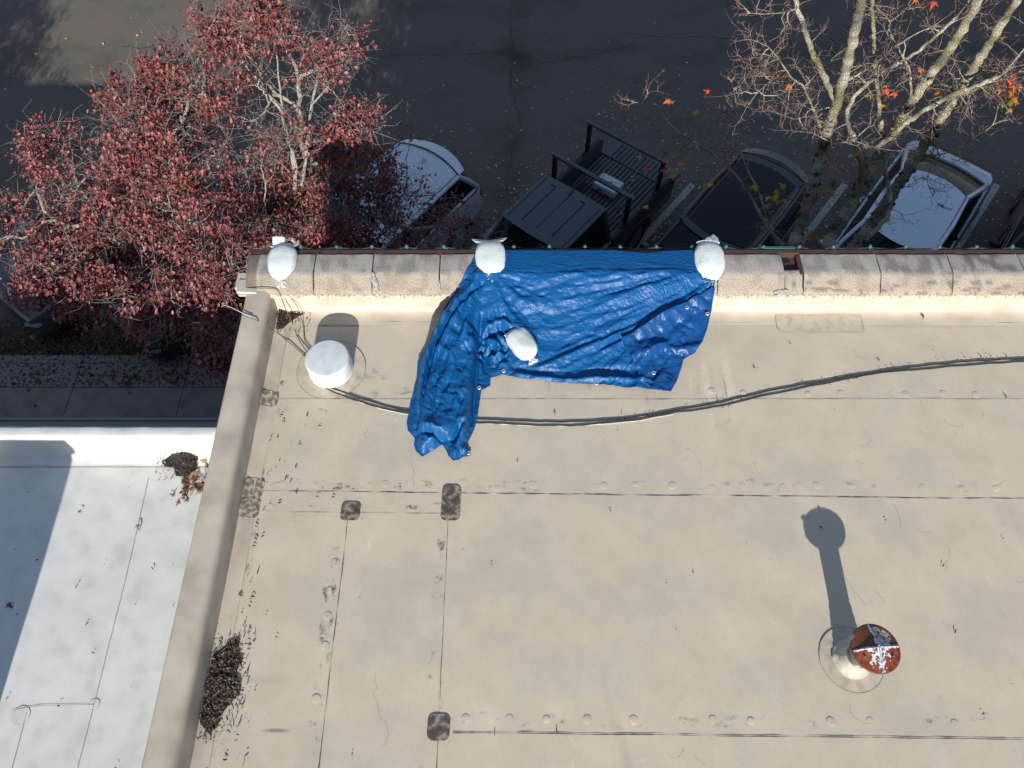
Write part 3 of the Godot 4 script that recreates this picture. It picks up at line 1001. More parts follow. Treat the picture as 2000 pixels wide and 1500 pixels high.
func roof_fittings() -> void:
	var d := thing("vent_drum", "round white drum cover near the front left roof corner", "roof vent", Vector3(-1.72, R, -3.62))
	flange(d, -1.72, -3.62, 0.325)
	var dm := Mb.new()
	var prof := [Vector2(0.2, 0.02), Vector2(0.206, 0.03), Vector2(0.206, 0.10), Vector2(0.207, 0.19), Vector2(0.205, 0.206), Vector2(0.198, 0.216), Vector2(0.188, 0.219), Vector2(0.12, 0.223), Vector2(0.05, 0.225), Vector2(0.0, 0.225)]
	dm.lathe(prof, 56, Vector3(-1.72, R, -3.62))
	for i in dm.v.size():
		dm.v[i].y += 0.004 * nz.get_noise_2d(dm.v[i].x * 3.0, dm.v[i].z * 3.0) * smoothstep(0.19, 0.21, dm.v[i].y - R)
	obj("drum", dm, M.white_drum, d)
	var sm := Mb.new()
	sm.box(Vector3(-1.72 + 0.2065 * sin(0.5), R + 0.115, -3.62 + 0.2065 * cos(0.5)), Vector3(0.012, 0.16, 0.004), Basis(Vector3.UP, 0.5), 0.001)
	obj("side_seam", sm, M.white_drum, d)
	for k in 6:
		var sc := Mb.new()
		var an := 0.35 + TAU * k / 6
		sc.box(Vector3(-1.72 + 0.2075 * sin(an), R + 0.185, -3.62 + 0.2075 * cos(an)), Vector3(0.010, 0.010, 0.005), Basis(Vector3.UP, an), 0.002)
		obj("screw", sc, M.pipe_metal, d)
	var lip := Mb.new()
	lip.lathe([Vector2(0.2065, 0.017), Vector2(0.214, 0.02), Vector2(0.214, 0.034), Vector2(0.2065, 0.037)], 56, Vector3(-1.72, R, -3.62))
	obj("lip", lip, M.white_drum, d)

	# rusty capped pipe
	var at := Vector3(2.627, R, -0.998)
	var v := thing("vent_pipe", "capped metal vent pipe with rusty cone lid on the roof", "vent pipe", at)
	flange(v, at.x, at.z, 0.245)
	var bt := Mb.new()
	var loops := []
	for q in [[0.15, 0.028], [0.124, 0.042], [0.108, 0.06], [0.113, 0.075], [0.100, 0.09], [0.104, 0.105], [0.094, 0.12], [0.097, 0.132], [0.091, 0.148], [0.085, 0.152]]:
		var l := PackedVector3Array()
		for k in 40:
			var a := TAU * k / 40
			var rr: float = q[0] * (1.0 + 0.05 * nz.get_noise_2d(cos(a) * 2.0 + q[1] * 22, sin(a) * 2.0))
			l.append(at + Vector3(cos(a) * rr, q[1] + 0.008 * nz.get_noise_2d(cos(a) * 2.5, sin(a) * 2.5 + 8), sin(a) * rr))
		loops.append(l)
	bt.loft(loops, true, false)
	obj("boot", bt, M.boot, v)
	var pp := Mb.new()
	pp.lathe([Vector2(0.083, 0.05), Vector2(0.083, 0.43), Vector2(0.079, 0.432), Vector2(0.079, 0.36)], 36, at)
	obj("pipe", pp, M.pipe_metal, v)
	var cl := Mb.new()
	cl.lathe([Vector2(0.084, 0.150), Vector2(0.091, 0.152), Vector2(0.091, 0.168), Vector2(0.084, 0.170)], 36, at)
	obj("clamp_ring", cl, M.pipe_metal, v)
	for k in 3:
		var a := TAU * k / 3 + 0.5
		var s := Mb.new()
		s.tube([at + Vector3(cos(a) * 0.084, 0.38, sin(a) * 0.084), at + Vector3(cos(a) * 0.10, 0.44, sin(a) * 0.10), at + Vector3(cos(a) * 0.12, 0.478, sin(a) * 0.12)], [0.008], 5)
		obj("strap", s, M.pipe_metal, v)
	var cap := Mb.new()
	var cm := mat("cap_rust", Color.WHITE, 0.6)
	cm.albedo_texture = cap_texture()
	cap.grid(14, 72, func(t, a):
		var an: float = a * TAU
		var rr: float = 0.172 * (1.0 - t)
		var sec: float = absf(sin(an * 2.0 + 0.1))
		return at + Vector3(cos(an) * rr, 0.452 + 0.062 * t - 0.010 * sec * sin(t * PI), sin(an) * rr), Vector3.UP)
	for i in cap.v.size():
		cap.u[i] = Vector2((cap.v[i].x - at.x) / 0.36 + 0.5, (cap.v[i].z - at.z) / 0.36 + 0.5)
	var co := obj("cone_cap", cap, cm, v)
	var rim := Mb.new()
	rim.lathe([Vector2(0.170, 0.452), Vector2(0.175, 0.449), Vector2(0.174, 0.436), Vector2(0.168, 0.436)], 72, at)
	for i in rim.v.size():
		rim.u[i] = Vector2(0.04, 0.3)
	obj("rim", rim, cm, co)
	for k in 4:
		var a := k * PI / 2 - 0.09
		var rb := Mb.new()
		rb.tube([at + Vector3(cos(a) * 0.173, 0.455, sin(a) * 0.173), at + Vector3(cos(a) * 0.09, 0.485, sin(a) * 0.09), at + Vector3(cos(a) * 0.008, 0.516, sin(a) * 0.008)], [0.005, 0.006, 0.005], 6)
		for i in rb.v.size():
			rb.u[i] = Vector2((rb.v[i].x - at.x) / 0.36 + 0.5, (rb.v[i].z - at.z) / 0.36 + 0.5)
		obj("rib", rb, cm, co)
	var tab := Mb.new()
	tab.box(at + Vector3(-0.155, 0.452, -0.085), Vector3(0.045, 0.006, 0.035), Basis(Vector3.UP, 0.6), 0.002)
	obj("tab", tab, M.pipe_metal, v)

	# the two long cables and the thin wires at the corner
	var path := [[-1.80, -3.46], [-1.533, -3.353], [-1.235, -3.245], [-0.945, -3.175], [-0.612, -3.116], [-0.305, -3.085], [0.469, -3.058], [1.010, -3.095], [1.465, -3.175], [1.902, -3.255], [2.40, -3.381], [2.90, -3.481], [3.408, -3.582], [3.916, -3.656], [4.422, -3.708], [4.923, -3.737], [5.6, -3.76], [7.0, -3.76], [9.8, -3.7], [12.5, -3.6]]
	for k in 3:
		var pts := []
		var off := [[0.0, 0.0066], [0.030, 0.0056], [0.043, 0.003]]
		var cv := Curve3D.new()
		for i in path.size():
			var o := path[i] as Array
			var sp: float = off[k][0] * (0.45 + 0.9 * absf(sin(i * 0.75 + 0.6)) if k < 2 else 0.9)
			var q := Vector3(o[0], 0, o[1] + sp)
			var tg := Vector3.ZERO
			if i > 0 and i < path.size() - 1:
				tg = Vector3(path[i + 1][0] - path[i - 1][0], 0, path[i + 1][1] - path[i - 1][1]) * 0.17
			cv.add_point(q, -tg, tg)
		var tot := cv.get_baked_length() if k < 2 else 3.35
		for i in 260:
			var q := cv.sample_baked(tot * i / 259.0, true)
			q += Vector3(nz.get_noise_2d(q.x * 3.0, k * 40.0), 0, nz.get_noise_2d(q.x * 4.0, k * 40.0 + 20)) * 0.008
			pts.append(Vector3(q.x, wave(q.x, q.z) + 0.006 + off[k][1] + 0.002 * absf(nz.get_noise_2d(q.x * 2.0, 5.0)), q.z))
		var mb := Mb.new()
		mb.tube(pts, [off[k][1]], 8)
		var lab: String = ["thick dark cable snaking across the roof from the drum, upper of the pair", "thinner dark cable running just below the thick one across the roof", "thin white cable beside the dark cables, ending near the tarp"][k]
		tag(obj("cable", mb, M.white_wire if k == 2 else M.cable), lab, "cable", "cables across the roof")
	var wires := [
		[[[-2.58, 5.06, -4.36], [-2.44, 5.08, -4.34], [-2.33, 5.075, -4.34], [-2.26, 5.045, -4.33], [-2.21, 4.90, -4.22], [-2.17, 4.772, -4.15], [-2.08, 4.768, -3.96], [-1.93, 4.79, -3.74]], 0.0042, "brown_wire", "thin brown wire looping over the roof corner to the drum"],
		[[[-2.22, 5.02, -4.36], [-2.12, 4.90, -4.28], [-2.08, 4.80, -4.19], [-2.05, 4.768, -4.09], [-2.02, 4.767, -3.95], [-1.95, 4.77, -3.85], [-1.90, 4.79, -3.74]], 0.0034, "mound", "thin grey wire hanging down the front parapet to the drum"],
		[[[-2.56, 5.062, -4.04], [-2.47, 5.066, -4.0], [-2.40, 5.05, -3.98], [-2.345, 4.93, -4.0], [-2.29, 4.785, -4.02], [-2.13, 4.768, -3.89], [-2.02, 4.768, -3.79], [-1.92, 4.79, -3.68]], 0.004, "brown_wire", "thin brown wire crossing the left parapet to the drum"],
		[[[-2.86, 4.86, -4.28], [-2.75, 5.02, -4.18], [-2.63, 5.07, -4.10], [-2.54, 5.068, -4.05], [-2.46, 5.066, -4.015]], 0.0034, "white_wire", "white wire ending over the left parapet edge"]]
	for w in wires:
		var cv := Curve3D.new()
		var a: Array = w[0]
		for i in a.size():
			var q := Vector3(a[i][0], a[i][1], a[i][2])
			var tg := Vector3.ZERO
			if i > 0 and i < a.size() - 1:
				tg = (Vector3(a[i + 1][0], a[i + 1][1], a[i + 1][2]) - Vector3(a[i - 1][0], a[i - 1][1], a[i - 1][2])) * 0.17
			cv.add_point(q, -tg, tg)
		var pts := []
		for i in 60:
			pts.append(cv.sample_baked(cv.get_baked_length() * i / 59.0, true))
		var mb := Mb.new()
		mb.tube(pts, [w[1]], 6)
		tag(obj("wire", mb, M[w[2]]), w[3], "wire", "thin wires at the roof corner")

func cap_texture() -> ImageTexture:
	var n := 256
	var im := Image.create(n, n, false, Image.FORMAT_RGB8)
	var f := FastNoiseLite.new()
	f.seed = 8
	f.frequency = 0.022
	f.fractal_octaves = 4
	for j in n:
		for i in n:
			var p := Vector2(i - n / 2.0, j - n / 2.0) / (n / 2.0)
			var a := f.get_noise_2d(i, j)
			var b := f.get_noise_2d(i * 1.9 + 300, j * 1.9)
			var c := Color(0.52, 0.225, 0.10).lerp(Color(0.36, 0.15, 0.075), clampf(0.5 + a * 1.2, 0, 1))
			c = c.lerp(Color(0.60, 0.30, 0.13), clampf(b * 1.5, 0, 0.6))
			if p.x < 0 and p.y < 0:
				c = c.lerp(Color(0.40, 0.27, 0.17), 0.6)
			# paint left along the raised ribs and in two of the panels
			var q := p.rotated(0.09)
			var rib := minf(absf(q.x), absf(q.y))
			var w := 0.055 + 0.05 * b
			var pt := 0.0
			if rib < w and q.length() < 0.93:
				pt = 1.0
			if q.x > 0.0 and q.y < 0.0 and q.length() < 0.85 and a * 0.7 + b * 0.5 + (0.38 - absf(q.x - 0.35)) > 0.06:
				pt = 0.85
			if q.y > 0.0 and absf(q.x) < 0.45 and q.length() < 0.8 and a * 0.9 + b * 0.8 + (0.42 - absf(q.x)) * 0.8 - q.y * 0.25 > 0.10:
				pt = 1.0
			c = c.lerp(Color(0.74, 0.79, 0.83) if b > -0.16 else Color(0.50, 0.55, 0.60), pt)
			im.set_pixel(i, j, c)
	return ImageTexture.create_from_image(im)

# ---------------------------------------------------------------- tarp and sandbags
func seg_dist(p: Vector2, l: PackedVector2Array) -> Vector2:     # distance to a polyline, and how far along it (0..1)
	var best := 1e9
	var at := 0.0
	for i in l.size() - 1:
		var q := Geometry2D.get_closest_point_to_segment(p, l[i], l[i + 1])
		var d := p.distance_squared_to(q)
		if d < best:
			best = d
			at = (i + l[i].distance_to(q) / maxf(0.001, l[i].distance_to(l[i + 1]))) / (l.size() - 1)
	return Vector2(sqrt(best), at)

func poly(a: Array) -> PackedVector2Array:
	var p := PackedVector2Array()
	for i in a.size() / 2:
		p.append(Vector2(a[i * 2], a[i * 2 + 1]))
	return p

var leg_axis := PackedVector2Array()
var folds := []
var tarp_edge := PackedVector2Array()

func ridged(x: float, y: float) -> float:
	return 1.0 - 2.0 * absf(nz.get_noise_2d(x, y)) * 1.6

# flat facets with sharp creases between them, as in a crumpled sheet
func crush(x: float, z: float, sd: float, fx := 1.0, fz := 1.0) -> float:
	var wx := nz.get_noise_2d(x * 1.1 + sd, z * 1.1) * 0.16
	var wz := nz.get_noise_2d(x * 1.1, z * 1.1 + sd + 60.0) * 0.16
	var p := Vector2((x + wx) * fx, (z + wz) * fz)
	var h := 0.0
	var a := sd
	var f := 3.1
	for k in 5:
		a += 2.2
		f *= 1.27
		h += absf(fposmod(p.dot(Vector2.from_angle(a)) * f + sd * (k + 1) * 0.37, 1.0) - 0.5) * 2.0 / f
	return h * 3.1 * 0.4 - 0.45

# thin sharp ridges along wandering lines
func crease(x: float, z: float, k := 9.0) -> float:
	return exp(-absf(nz.get_noise_2d(x, z)) * k)

func tarp_base(z: float) -> float:
	if z < -4.45:
		return 0.412
	var t := minf(1.0, (z + 4.45) / 0.95)
	return 0.02 + 0.39 * pow(1.0 - t, 1.45)

func tarp_height(x: float, z: float) -> float:
	var p := Vector2(x, z)
	var y := tarp_base(z)
	if z < -4.745:
		y -= (-4.745 - z) * 0.9
	var ed := seg_dist(p, tarp_edge).x
	var over := clampf((z + 4.68) / 0.25, 0.12, 1.0)
	# the bunched leg on the left
	var la := seg_dist(p, leg_axis)
	var half := lerpf(0.10, 0.31, smoothstep(0.0, 0.45, la.y))
	var lg := 1.0 - smoothstep(half * 0.55, half * 1.05, la.x)
	y += lg * 0.145 * smoothstep(0.0, 0.25, la.y) * (1.0 - 0.55 * smoothstep(0.85, 1.0, la.y)) * smoothstep(0.0, 0.07, ed)
	# folds that fan out from the two weighted corners
	var r3 := p - Vector2(1.90, -4.50)
	var a3 := r3.angle()
	var l3 := r3.length()
	var main := smoothstep(-0.35, 0.05, x)
	y += over * main * smoothstep(0.12, 0.6, l3) * (1.0 - smoothstep(1.2, 2.1, l3) * 0.6) * (0.026 * nz.get_noise_2d(a3 * 6.0, l3 * 0.6) + 0.008 * ridged(a3 * 11.0 + 5.0, l3 * 1.0))
	var r2 := p - Vector2(-0.28, -4.50)
	var a2 := r2.angle()
	var l2 := r2.length()
	y += over * smoothstep(0.08, 0.4, l2) * (1.0 - smoothstep(0.0, 0.45, x)) * (0.022 * nz.get_noise_2d(a2 * 6.0 + 20.0, l2 * 0.9) + 0.012 * ridged(a2 * 9.0, l2 * 1.2 + 9.0) * lg)
	# crumple
	var cr := nz.get_noise_2d(x * 1.6 + 3.0, z * 2.2) * 0.016 + ridged(x * 1.7 + z * 0.6, z * 3.2) * 0.0036 + ridged(x * 4.0, z * 8.0 + x * 1.5) * 0.0014
	y += over * (cr + (1.0 - lg) * (0.006 * crush(x * 0.75 + z * 0.25, z * 1.3 + x * 0.3, 3.0, 0.8, 1.5) + 0.009 * crease(a3 * 4.0 + 9.0, l3 * 0.8) - 0.010 * crease(a3 * 5.0 + 33.0, l3 * 0.9) + 0.004 * crease(x * 2.2 + z, z * 4.6) - 0.0045 * crease(x * 2.0 - z + 50.0, z * 5.2) + 0.0022 * crease(x * 5.0, z * 9.0 + 7.0) - 0.0022 * crease(x * 5.5 + 20.0, z * 10.0)))
	var ax := x + (z + 3.6) * 0.12
	y += over * lg * (0.030 * nz.get_noise_2d(ax * 4.2, z * 0.9 + 4.0) + 0.022 * crease(ax * 2.6 + 3.0, z * 0.7) - 0.028 * crease(ax * 2.8 + 43.0, z * 0.8) + 0.012 * crease(x * 2.0 + z * 1.2, z * 2.4 - x) - 0.012 * crease(x * 2.2 - z * 1.4 + 70.0, z * 2.2) + 0.003 * crease(x * 4.5, z * 4.8 + 5.0) - 0.003 * crease(x * 5.0 + 15.0, z * 4.5) + 0.045 * crush(x, z, 11.0))
	# the crushed hollow beside the middle sandbag
	var ho := 1.0 - smoothstep(0.08, 0.30, (p - Vector2(-0.20, -3.80)).length())
	y += ho * (0.03 * ridged(x * 5.5 + z * 2.0, z * 5.0 - x) + 0.11 * crush(x * 1.3, z * 1.3, 31.0) - 0.01)
	for f in folds:
		var q: PackedVector2Array = f[0]
		if not (f[3] as Rect2).has_point(p):
			continue
		var d := seg_dist(p, q)
		if d.x < f[2] * 3.0:
			var s := sin(PI * clampf(d.y, 0.02, 0.98))
			y += f[1] * exp(-(d.x * d.x) / (f[2] * f[2])) * (0.35 + 0.65 * s)
	# hem stands slightly proud of the cloth
	var floor_y := 0.016
	if z < -4.30:
		floor_y = 0.012 + clampf(0.255 + (-4.31 - z) * 0.80, 0.255, 0.398)
		if z < -4.72:
			floor_y = -10.0
	elif z < -4.12:
		floor_y = 0.016 + 0.02 * clampf((-4.22 - z) / 0.1, 0.0, 1.0)
	return R + maxf(y, floor_y + 0.003 * clampf(ed / 0.03, 0.0, 1.0))

func tarp_and_bags() -> void:
	leg_axis = poly([-0.35, -4.45, -0.56, -4.0, -0.62, -3.6, -0.61, -3.2, -0.60, -2.75])
	folds = [[poly([-0.295, -4.365, -0.492, -4.169, -0.638, -3.944, -0.732, -3.757, -0.796, -3.48, -0.825, -3.18, -0.859, -2.97]), -0.12, 0.017],
		[poly([-0.34, -4.40, -0.55, -4.10, -0.70, -3.87, -0.80, -3.6, -0.87, -3.2]), 0.05, 0.05],
		[poly([-0.32, -4.343, -0.334, -4.08, -0.367, -3.805, -0.393, -3.397, -0.412, -3.074, -0.459, -2.817]), 0.045, 0.03],
		[poly([-0.29, -4.1, -0.325, -3.8, -0.345, -3.4, -0.365, -3.074, -0.42, -2.90]), -0.09, 0.015],
		[poly([-0.42, -3.95, -0.56, -3.55, -0.66, -3.3]), 0.03, 0.03],
		[poly([-0.86, -2.92, -0.75, -2.90, -0.64, -2.86, -0.52, -2.83]), -0.05, 0.022], [poly([-0.84, -2.98, -0.74, -2.96, -0.63, -2.92]), 0.025, 0.02],
		[poly([-0.53, -2.80, -0.48, -2.92, -0.43, -3.0]), -0.06, 0.02],
		[poly([1.847, -4.365, 1.229, -4.058, 0.587, -3.805, 0.194, -3.636]), -0.022, 0.022], [poly([1.84, -4.33, 1.23, -4.01, 0.60, -3.76, 0.22, -3.60]), 0.024, 0.026],
		[poly([1.822, -4.386, 0.983, -4.08, 0.368, -3.898]), -0.014, 0.025], [poly([1.773, -4.343, 1.128, -3.944, 0.486, -3.636]), -0.022, 0.022],
		[poly([1.80, -4.30, 1.14, -3.90, 0.50, -3.60]), 0.022, 0.024], [poly([1.797, -4.429, 1.083, -4.257, 0.492, -4.213]), 0.018, 0.04],
		[poly([-0.123, -4.408, 0.049, -4.213, 0.394, -4.169]), 0.022, 0.045], [poly([-0.172, -4.343, -0.098, -4.169, 0.147, -3.944, 0.293, -3.757]), 0.04, 0.045],
		[poly([-0.25, -3.98, -0.10, -4.03, 0.04, -3.97, 0.10, -3.86]), 0.065, 0.035], [poly([-0.26, -3.94, -0.12, -3.97, 0.0, -3.90, 0.05, -3.80]), -0.055, 0.035],
		[poly([-0.31, -3.95, -0.27, -3.75, -0.25, -3.6]), -0.07, 0.035], [poly([-0.23, -3.88, -0.14, -3.84, -0.12, -3.74, -0.2, -3.7]), 0.05, 0.025],
		[poly([0.0, -3.631, 0.242, -3.571, 0.581, -3.55, 0.873, -3.581, 1.18, -3.601]), -0.055, 0.036], [poly([0.05, -3.56, 0.25, -3.52, 0.58, -3.50, 0.9, -3.50, 1.2, -3.50, 1.4, -3.44]), 0.042, 0.026],
		[poly([0.95, -4.55, 1.15, -4.66, 1.46, -4.70]), -0.02, 0.03]]
	var outline := poly([-0.365, -4.671, -0.312, -4.742, -0.05, -4.762, 0.403, -4.775, 0.831, -4.768, 1.08, -4.729, 1.314, -4.71, 1.557, -4.736, 1.82, -4.749, 1.99, -4.671, 1.984, -4.481, 1.94, -4.335, 1.909, -4.147, 1.865, -3.99, 1.812, -3.861, 1.743, -3.757, 1.628, -3.699, 1.603, -3.621, 1.554, -3.497, 1.483, -3.375, 1.417, -3.381, 1.151, -3.408, 0.865, -3.436, 0.578, -3.458, 0.289, -3.486, 0.024, -3.524, -0.087, -3.555, -0.136, -3.54, -0.203, -3.519, -0.202, -3.441, -0.287, -3.375, -0.295, -3.288, -0.314, -3.101, -0.344, -2.97, -0.383, -2.877, -0.40, -2.827, -0.365, -2.726, -0.432, -2.691, -0.512, -2.647, -0.564, -2.701, -0.585, -2.766, -0.625, -2.822, -0.709, -2.766, -0.801, -2.706, -0.86, -2.766, -0.882, -2.827, -0.877, -2.888, -0.947, -2.97, -0.962, -3.048, -0.95, -3.207, -0.926, -3.342, -0.90, -3.535, -0.901, -3.685, -0.85, -3.757, -0.76, -3.944, -0.688, -4.103, -0.591, -4.248, -0.492, -4.386, -0.406, -4.544])
	for f in folds:
		var bb := Rect2(f[0][0], Vector2.ZERO)
		for p in f[0]:
			bb = bb.expand(p)
		f.append(bb.grow(f[2] * 3.0))
	tarp_edge = outline.duplicate()
	tarp_edge.append(outline[0])
	var t := thing("blue_tarp", "large crumpled blue tarp draped over the coping onto the roof", "tarp", Vector3(0.4, R, -4.0))
	var mb := Mb.new()
	mb.sheet(outline, 0.0115, tarp_height)
	obj("sheet", mb, M.tarp, t)
	# the corner folded back over itself
	var fl := poly([1.034, -3.864, 1.247, -3.974, 1.47, -4.10, 1.642, -4.171, 1.825, -4.276, 1.948, -4.327, 1.912, -4.131, 1.868, -3.974, 1.814, -3.845, 1.741, -3.741, 1.626, -3.683, 1.601, -3.605, 1.552, -3.48, 1.48, -3.36, 1.313, -3.392, 1.223, -3.463, 1.179, -3.585, 1.145, -3.674, 1.08, -3.77])
	var top := poly([1.034, -3.864, 1.247, -3.974, 1.47, -4.10, 1.642, -4.171, 1.825, -4.276, 1.948, -4.327])
	var cre := [[poly([1.15, -3.70, 1.4, -3.80, 1.62, -3.76, 1.80, -3.80]), 0.04, 0.04], [poly([1.30, -3.45, 1.40, -3.62, 1.60, -3.72]), -0.04, 0.03], [poly([1.18, -3.62, 1.28, -3.72, 1.5, -3.86]), 0.03, 0.028], [poly([1.2, -3.86, 1.45, -3.92, 1.7, -4.1]), -0.022, 0.035]]
	var fm := Mb.new()
	fm.sheet(fl, 0.012, func(x, z):
		var p := Vector2(x, z)
		var td := seg_dist(p, top).x
		var y: float = maxf(tarp_base(z), 0.02) + 0.035 + 0.03 * exp(-td * td / 0.002) * smoothstep(-4.33, -4.2, z)
		y += 0.026 * nz.get_noise_2d(x * 2.2 + 7, z * 2.2) + 0.016 * crease(x * 1.6 + z, z * 1.6 + 11.0) - 0.018 * crease(x * 1.7 + 61.0, z * 1.7 - x) + 0.005 * crease(x * 4.0, z * 4.2) - 0.005 * crease(x * 4.4 + 17.0, z * 4.0) + 0.02 * crush(x, z, 21.0)
		for f in cre:
			var d := seg_dist(p, f[0])
			y += f[1] * exp(-d.x * d.x / (f[2] * f[2]))
		return maxf(R + y, tarp_height(x, z) + 0.008))
	obj("folded_corner", fm, M.tarp_under, t)
	# welded seam down the left of the cloth, and the hem eyelets
	for g in [[1.672, -4.138, 0.05], [1.863, -4.085, 0.05], [-0.078, -3.585, 0.0], [0.794, -3.453, 0.0], [1.331, -3.54, 0.05], [-0.307, -3.403, 0.0], [-0.387, -2.74, 0.0]]:
		var gm := Mb.new()
		gm.lathe([Vector2(0.0085, 0.0), Vector2(0.010, 0.004), Vector2(0.015, 0.005), Vector2(0.0195, 0.003), Vector2(0.020, -0.006)], 18)
		var o := obj("eyelet", gm, M.brass, t)
		var y := tarp_height(g[0], g[1])
		if g[2] > 0.0:
			y = R + maxf(tarp_base(g[1]) + 0.05, y - R + 0.02)
		o.position = Vector3(g[0], y + 0.006, g[1]) - t.position
		var hm := Mb.new()
		hm.lathe([Vector2(0.009, 0.0025), Vector2(0.004, 0.003), Vector2(0.0, 0.003)], 12)
		obj("eyelet_hole", hm, M.dark_hole, o, false)

	sandbag("white sandbag alone on the coping at the left corner", Vector3(-2.238, 5.135, -4.585), 0.05, 0.285, 0.46, 0.13, 1, 3)
	sandbag("white sandbag with two ears holding the tarp's upper left corner", Vector3(-0.205, 5.155, -4.60), 0.06, 0.30, 0.47, 0.15, 2, 5)
	sandbag("printed white sandbag holding the tarp's upper right corner", Vector3(1.915, 5.155, -4.58), -0.04, 0.295, 0.50, 0.16, 3, 8)
	sandbag("white sandbag lying in the tarp's hollow on the roof", Vector3(0.105, 4.90, -3.80), 0.52, 0.24, 0.40, 0.16, 4, 13)

# a filled sack lying along z, tied at +z; kind 1 flat tab, 2 ears, 3 clear plastic end and print, 4 square end
func sandbag(label: String, at: Vector3, turn: float, wid: float, length: float, hgt: float, kind: int, sd: int) -> void:
	var t := thing("sandbag", label, "sandbag", at, turn, "white sandbags weighting the tarp and coping")
	var mb := Mb.new()
	var nu := 40
	var nv := 56
	var loops := []
	for i in nu + 1:
		var u := i / float(nu)
		var w: float
		var h: float
		var neck := smoothstep(0.68, 0.88, u)
		var body: float
		var um := 0.42
		if u < um:
			body = pow(maxf(0.0, 1.0 - pow(1.0 - u / um, 2.8 if kind != 4 else 4.5)), 0.5)
		else:
			body = pow(maxf(0.0, 1.0 - pow((u - um) / (0.90 - um), 2.3 if kind != 4 else 3.6)), 0.62) if u < 0.90 else 0.0
		var head := 1.0 - smoothstep(0.0, 0.2, u)
		w = wid * 0.5 * maxf(body, [0.0, 0.86, 0.97, 0.78, 0.9][kind] * head)
		h = hgt * 0.5 * maxf(pow(body, 1.2), 0.08 * head if kind != 3 else 0.4 * head)
		if u > 0.84:
			var k := (u - 0.84) / 0.16
			var fr := lerpf(0.022, 0.036, smoothstep(0.35, 1.0, k))
			w = maxf(w, fr)
			h = maxf(h, fr * 0.45)
		var l := PackedVector3Array()
		for j in nv:
			var a := TAU * j / nv
			var ca := cos(a)
			var sa := sin(a)
			var pl := 1.0 + neck * 0.12 * sin(a * 11.0 + 3.0 * nz.get_noise_2d(u * 4.0, sd)) + (0.45 * sin(a * 9.0 + sd) * smoothstep(0.90, 1.0, u))
			pl += 0.10 * nz.get_noise_3d(ca * 1.1 + sd * 7.0, sa * 1.1, u * 1.8)
			var px := signf(ca) * pow(absf(ca), 0.8) * w * pl
			var py := signf(sa) * pow(absf(sa), 0.75) * h * pl
			if sa < 0.0:
				py *= 0.75
			var ear := 0.0
			if kind == 2 or kind == 1:
				ear = smoothstep(0.90, 1.0, absf(ca)) * (1.0 - smoothstep(0.0, 0.12, u))
				if kind == 1 and ca < 0.0:
					ear *= 0.25
			px += signf(ca) * ear * 0.028
			var pz: float = (u - 0.5) * length - ear * 0.02 + (0.02 * absf(ca) * head if kind != 2 else -0.012 * absf(ca) * head)
			py -= 0.035 * smoothstep(0.75, 1.0, u) * (1.0 if kind != 4 else 0.5)
			if u > 0.93:
				pz += 0.02 * nz.get_noise_2d(a * 3.0, sd * 3.0)
			l.append(Vector3(px, py, pz))
		loops.append(l)
	mb.loft(loops, true, true)
	obj("sack", mb, M.sack, t, false)
	var z0 := -length * 0.5
	var zn := length * 0.385
	t.rotation.x = 0.16 if kind != 4 else 0.05
	var tie := Mb.new()
	var tl := []
	for k in 15:
		var a := TAU * k / 14
		tl.append(Vector3(cos(a) * 0.024, -0.014 + sin(a) * 0.014, zn))
	tie.tube(tl, [0.004], 5, false)
	for k in 5:
		var a := rn.randf_range(-1.3, 1.3)
		var b := rn.randf_range(0.04, 0.11)
		tie.tube([Vector3(0.0, 0.0, zn), Vector3(sin(a) * b * 0.5, 0.015, zn + cos(a) * b * 0.4), Vector3(sin(a) * b, -0.02, zn + cos(a) * b * 0.8)], [0.0016], 4)
	obj("tie", tie, M.white_wire, t, false)
	if kind == 1:
		var f := Mb.new()
		f.grid(8, 8, func(a, c): return Vector3(-0.05 + (a - 0.5) * 0.115, -0.005 + 0.03 * c + 0.008 * sin(a * 5.0), z0 + 0.03 - 0.10 * c), Vector3.UP)
		obj("flap", f, M.sack, t, false)
	if kind >= 3:
		for k in (2 if kind == 3 else 1):
			var f := Mb.new()
			var lp := []
			for i in 9:
				var u := i / 8.0
				var l := PackedVector3Array()
				for j in 18:
					var a := TAU * j / 18
					var w := sin(PI * clampf(0.12 + u * 0.85, 0, 1)) * (0.055 - 0.012 * k)
					l.append(Vector3(0.055 - 0.05 * k + cos(a) * w * (1.0 + 0.2 * nz.get_noise_2d(a, u * 3 + k)), 0.005 + 0.02 * k + sin(a) * w * 0.55 + 0.008 * sin(a * 5.0 + u * 4.0), z0 + 0.04 - u * (0.115 - 0.04 * k)))
				lp.append(l)
			f.loft(lp, true, true)
			obj("plastic_end", f, M.clear_plastic, t, false)
		for i in (5 if kind == 3 else 0):      # rows of small print
			var f := Mb.new()
			for k in 14:
				if (k * 7 + i * 3) % 5 == 0:
					continue
				var z := -0.13 + k * 0.0125
				var x := -0.10 + i * 0.0165
				f.box(Vector3(x, hgt * 0.5 * pow(maxf(0.02, 1.0 - pow(absf(x) / (wid * 0.5), 2.6)), 0.36) * pow(maxf(0.0, 1.0 - pow(absf((z / length + 0.5) / 0.9 * 2.0 - 1.0), 3.2)), 0.5) + 0.0005, z), Vector3(0.005, 0.004, 0.008), Basis.IDENTITY, 0.0005)
			obj("printed_line", f, M.sack_text, t, false)

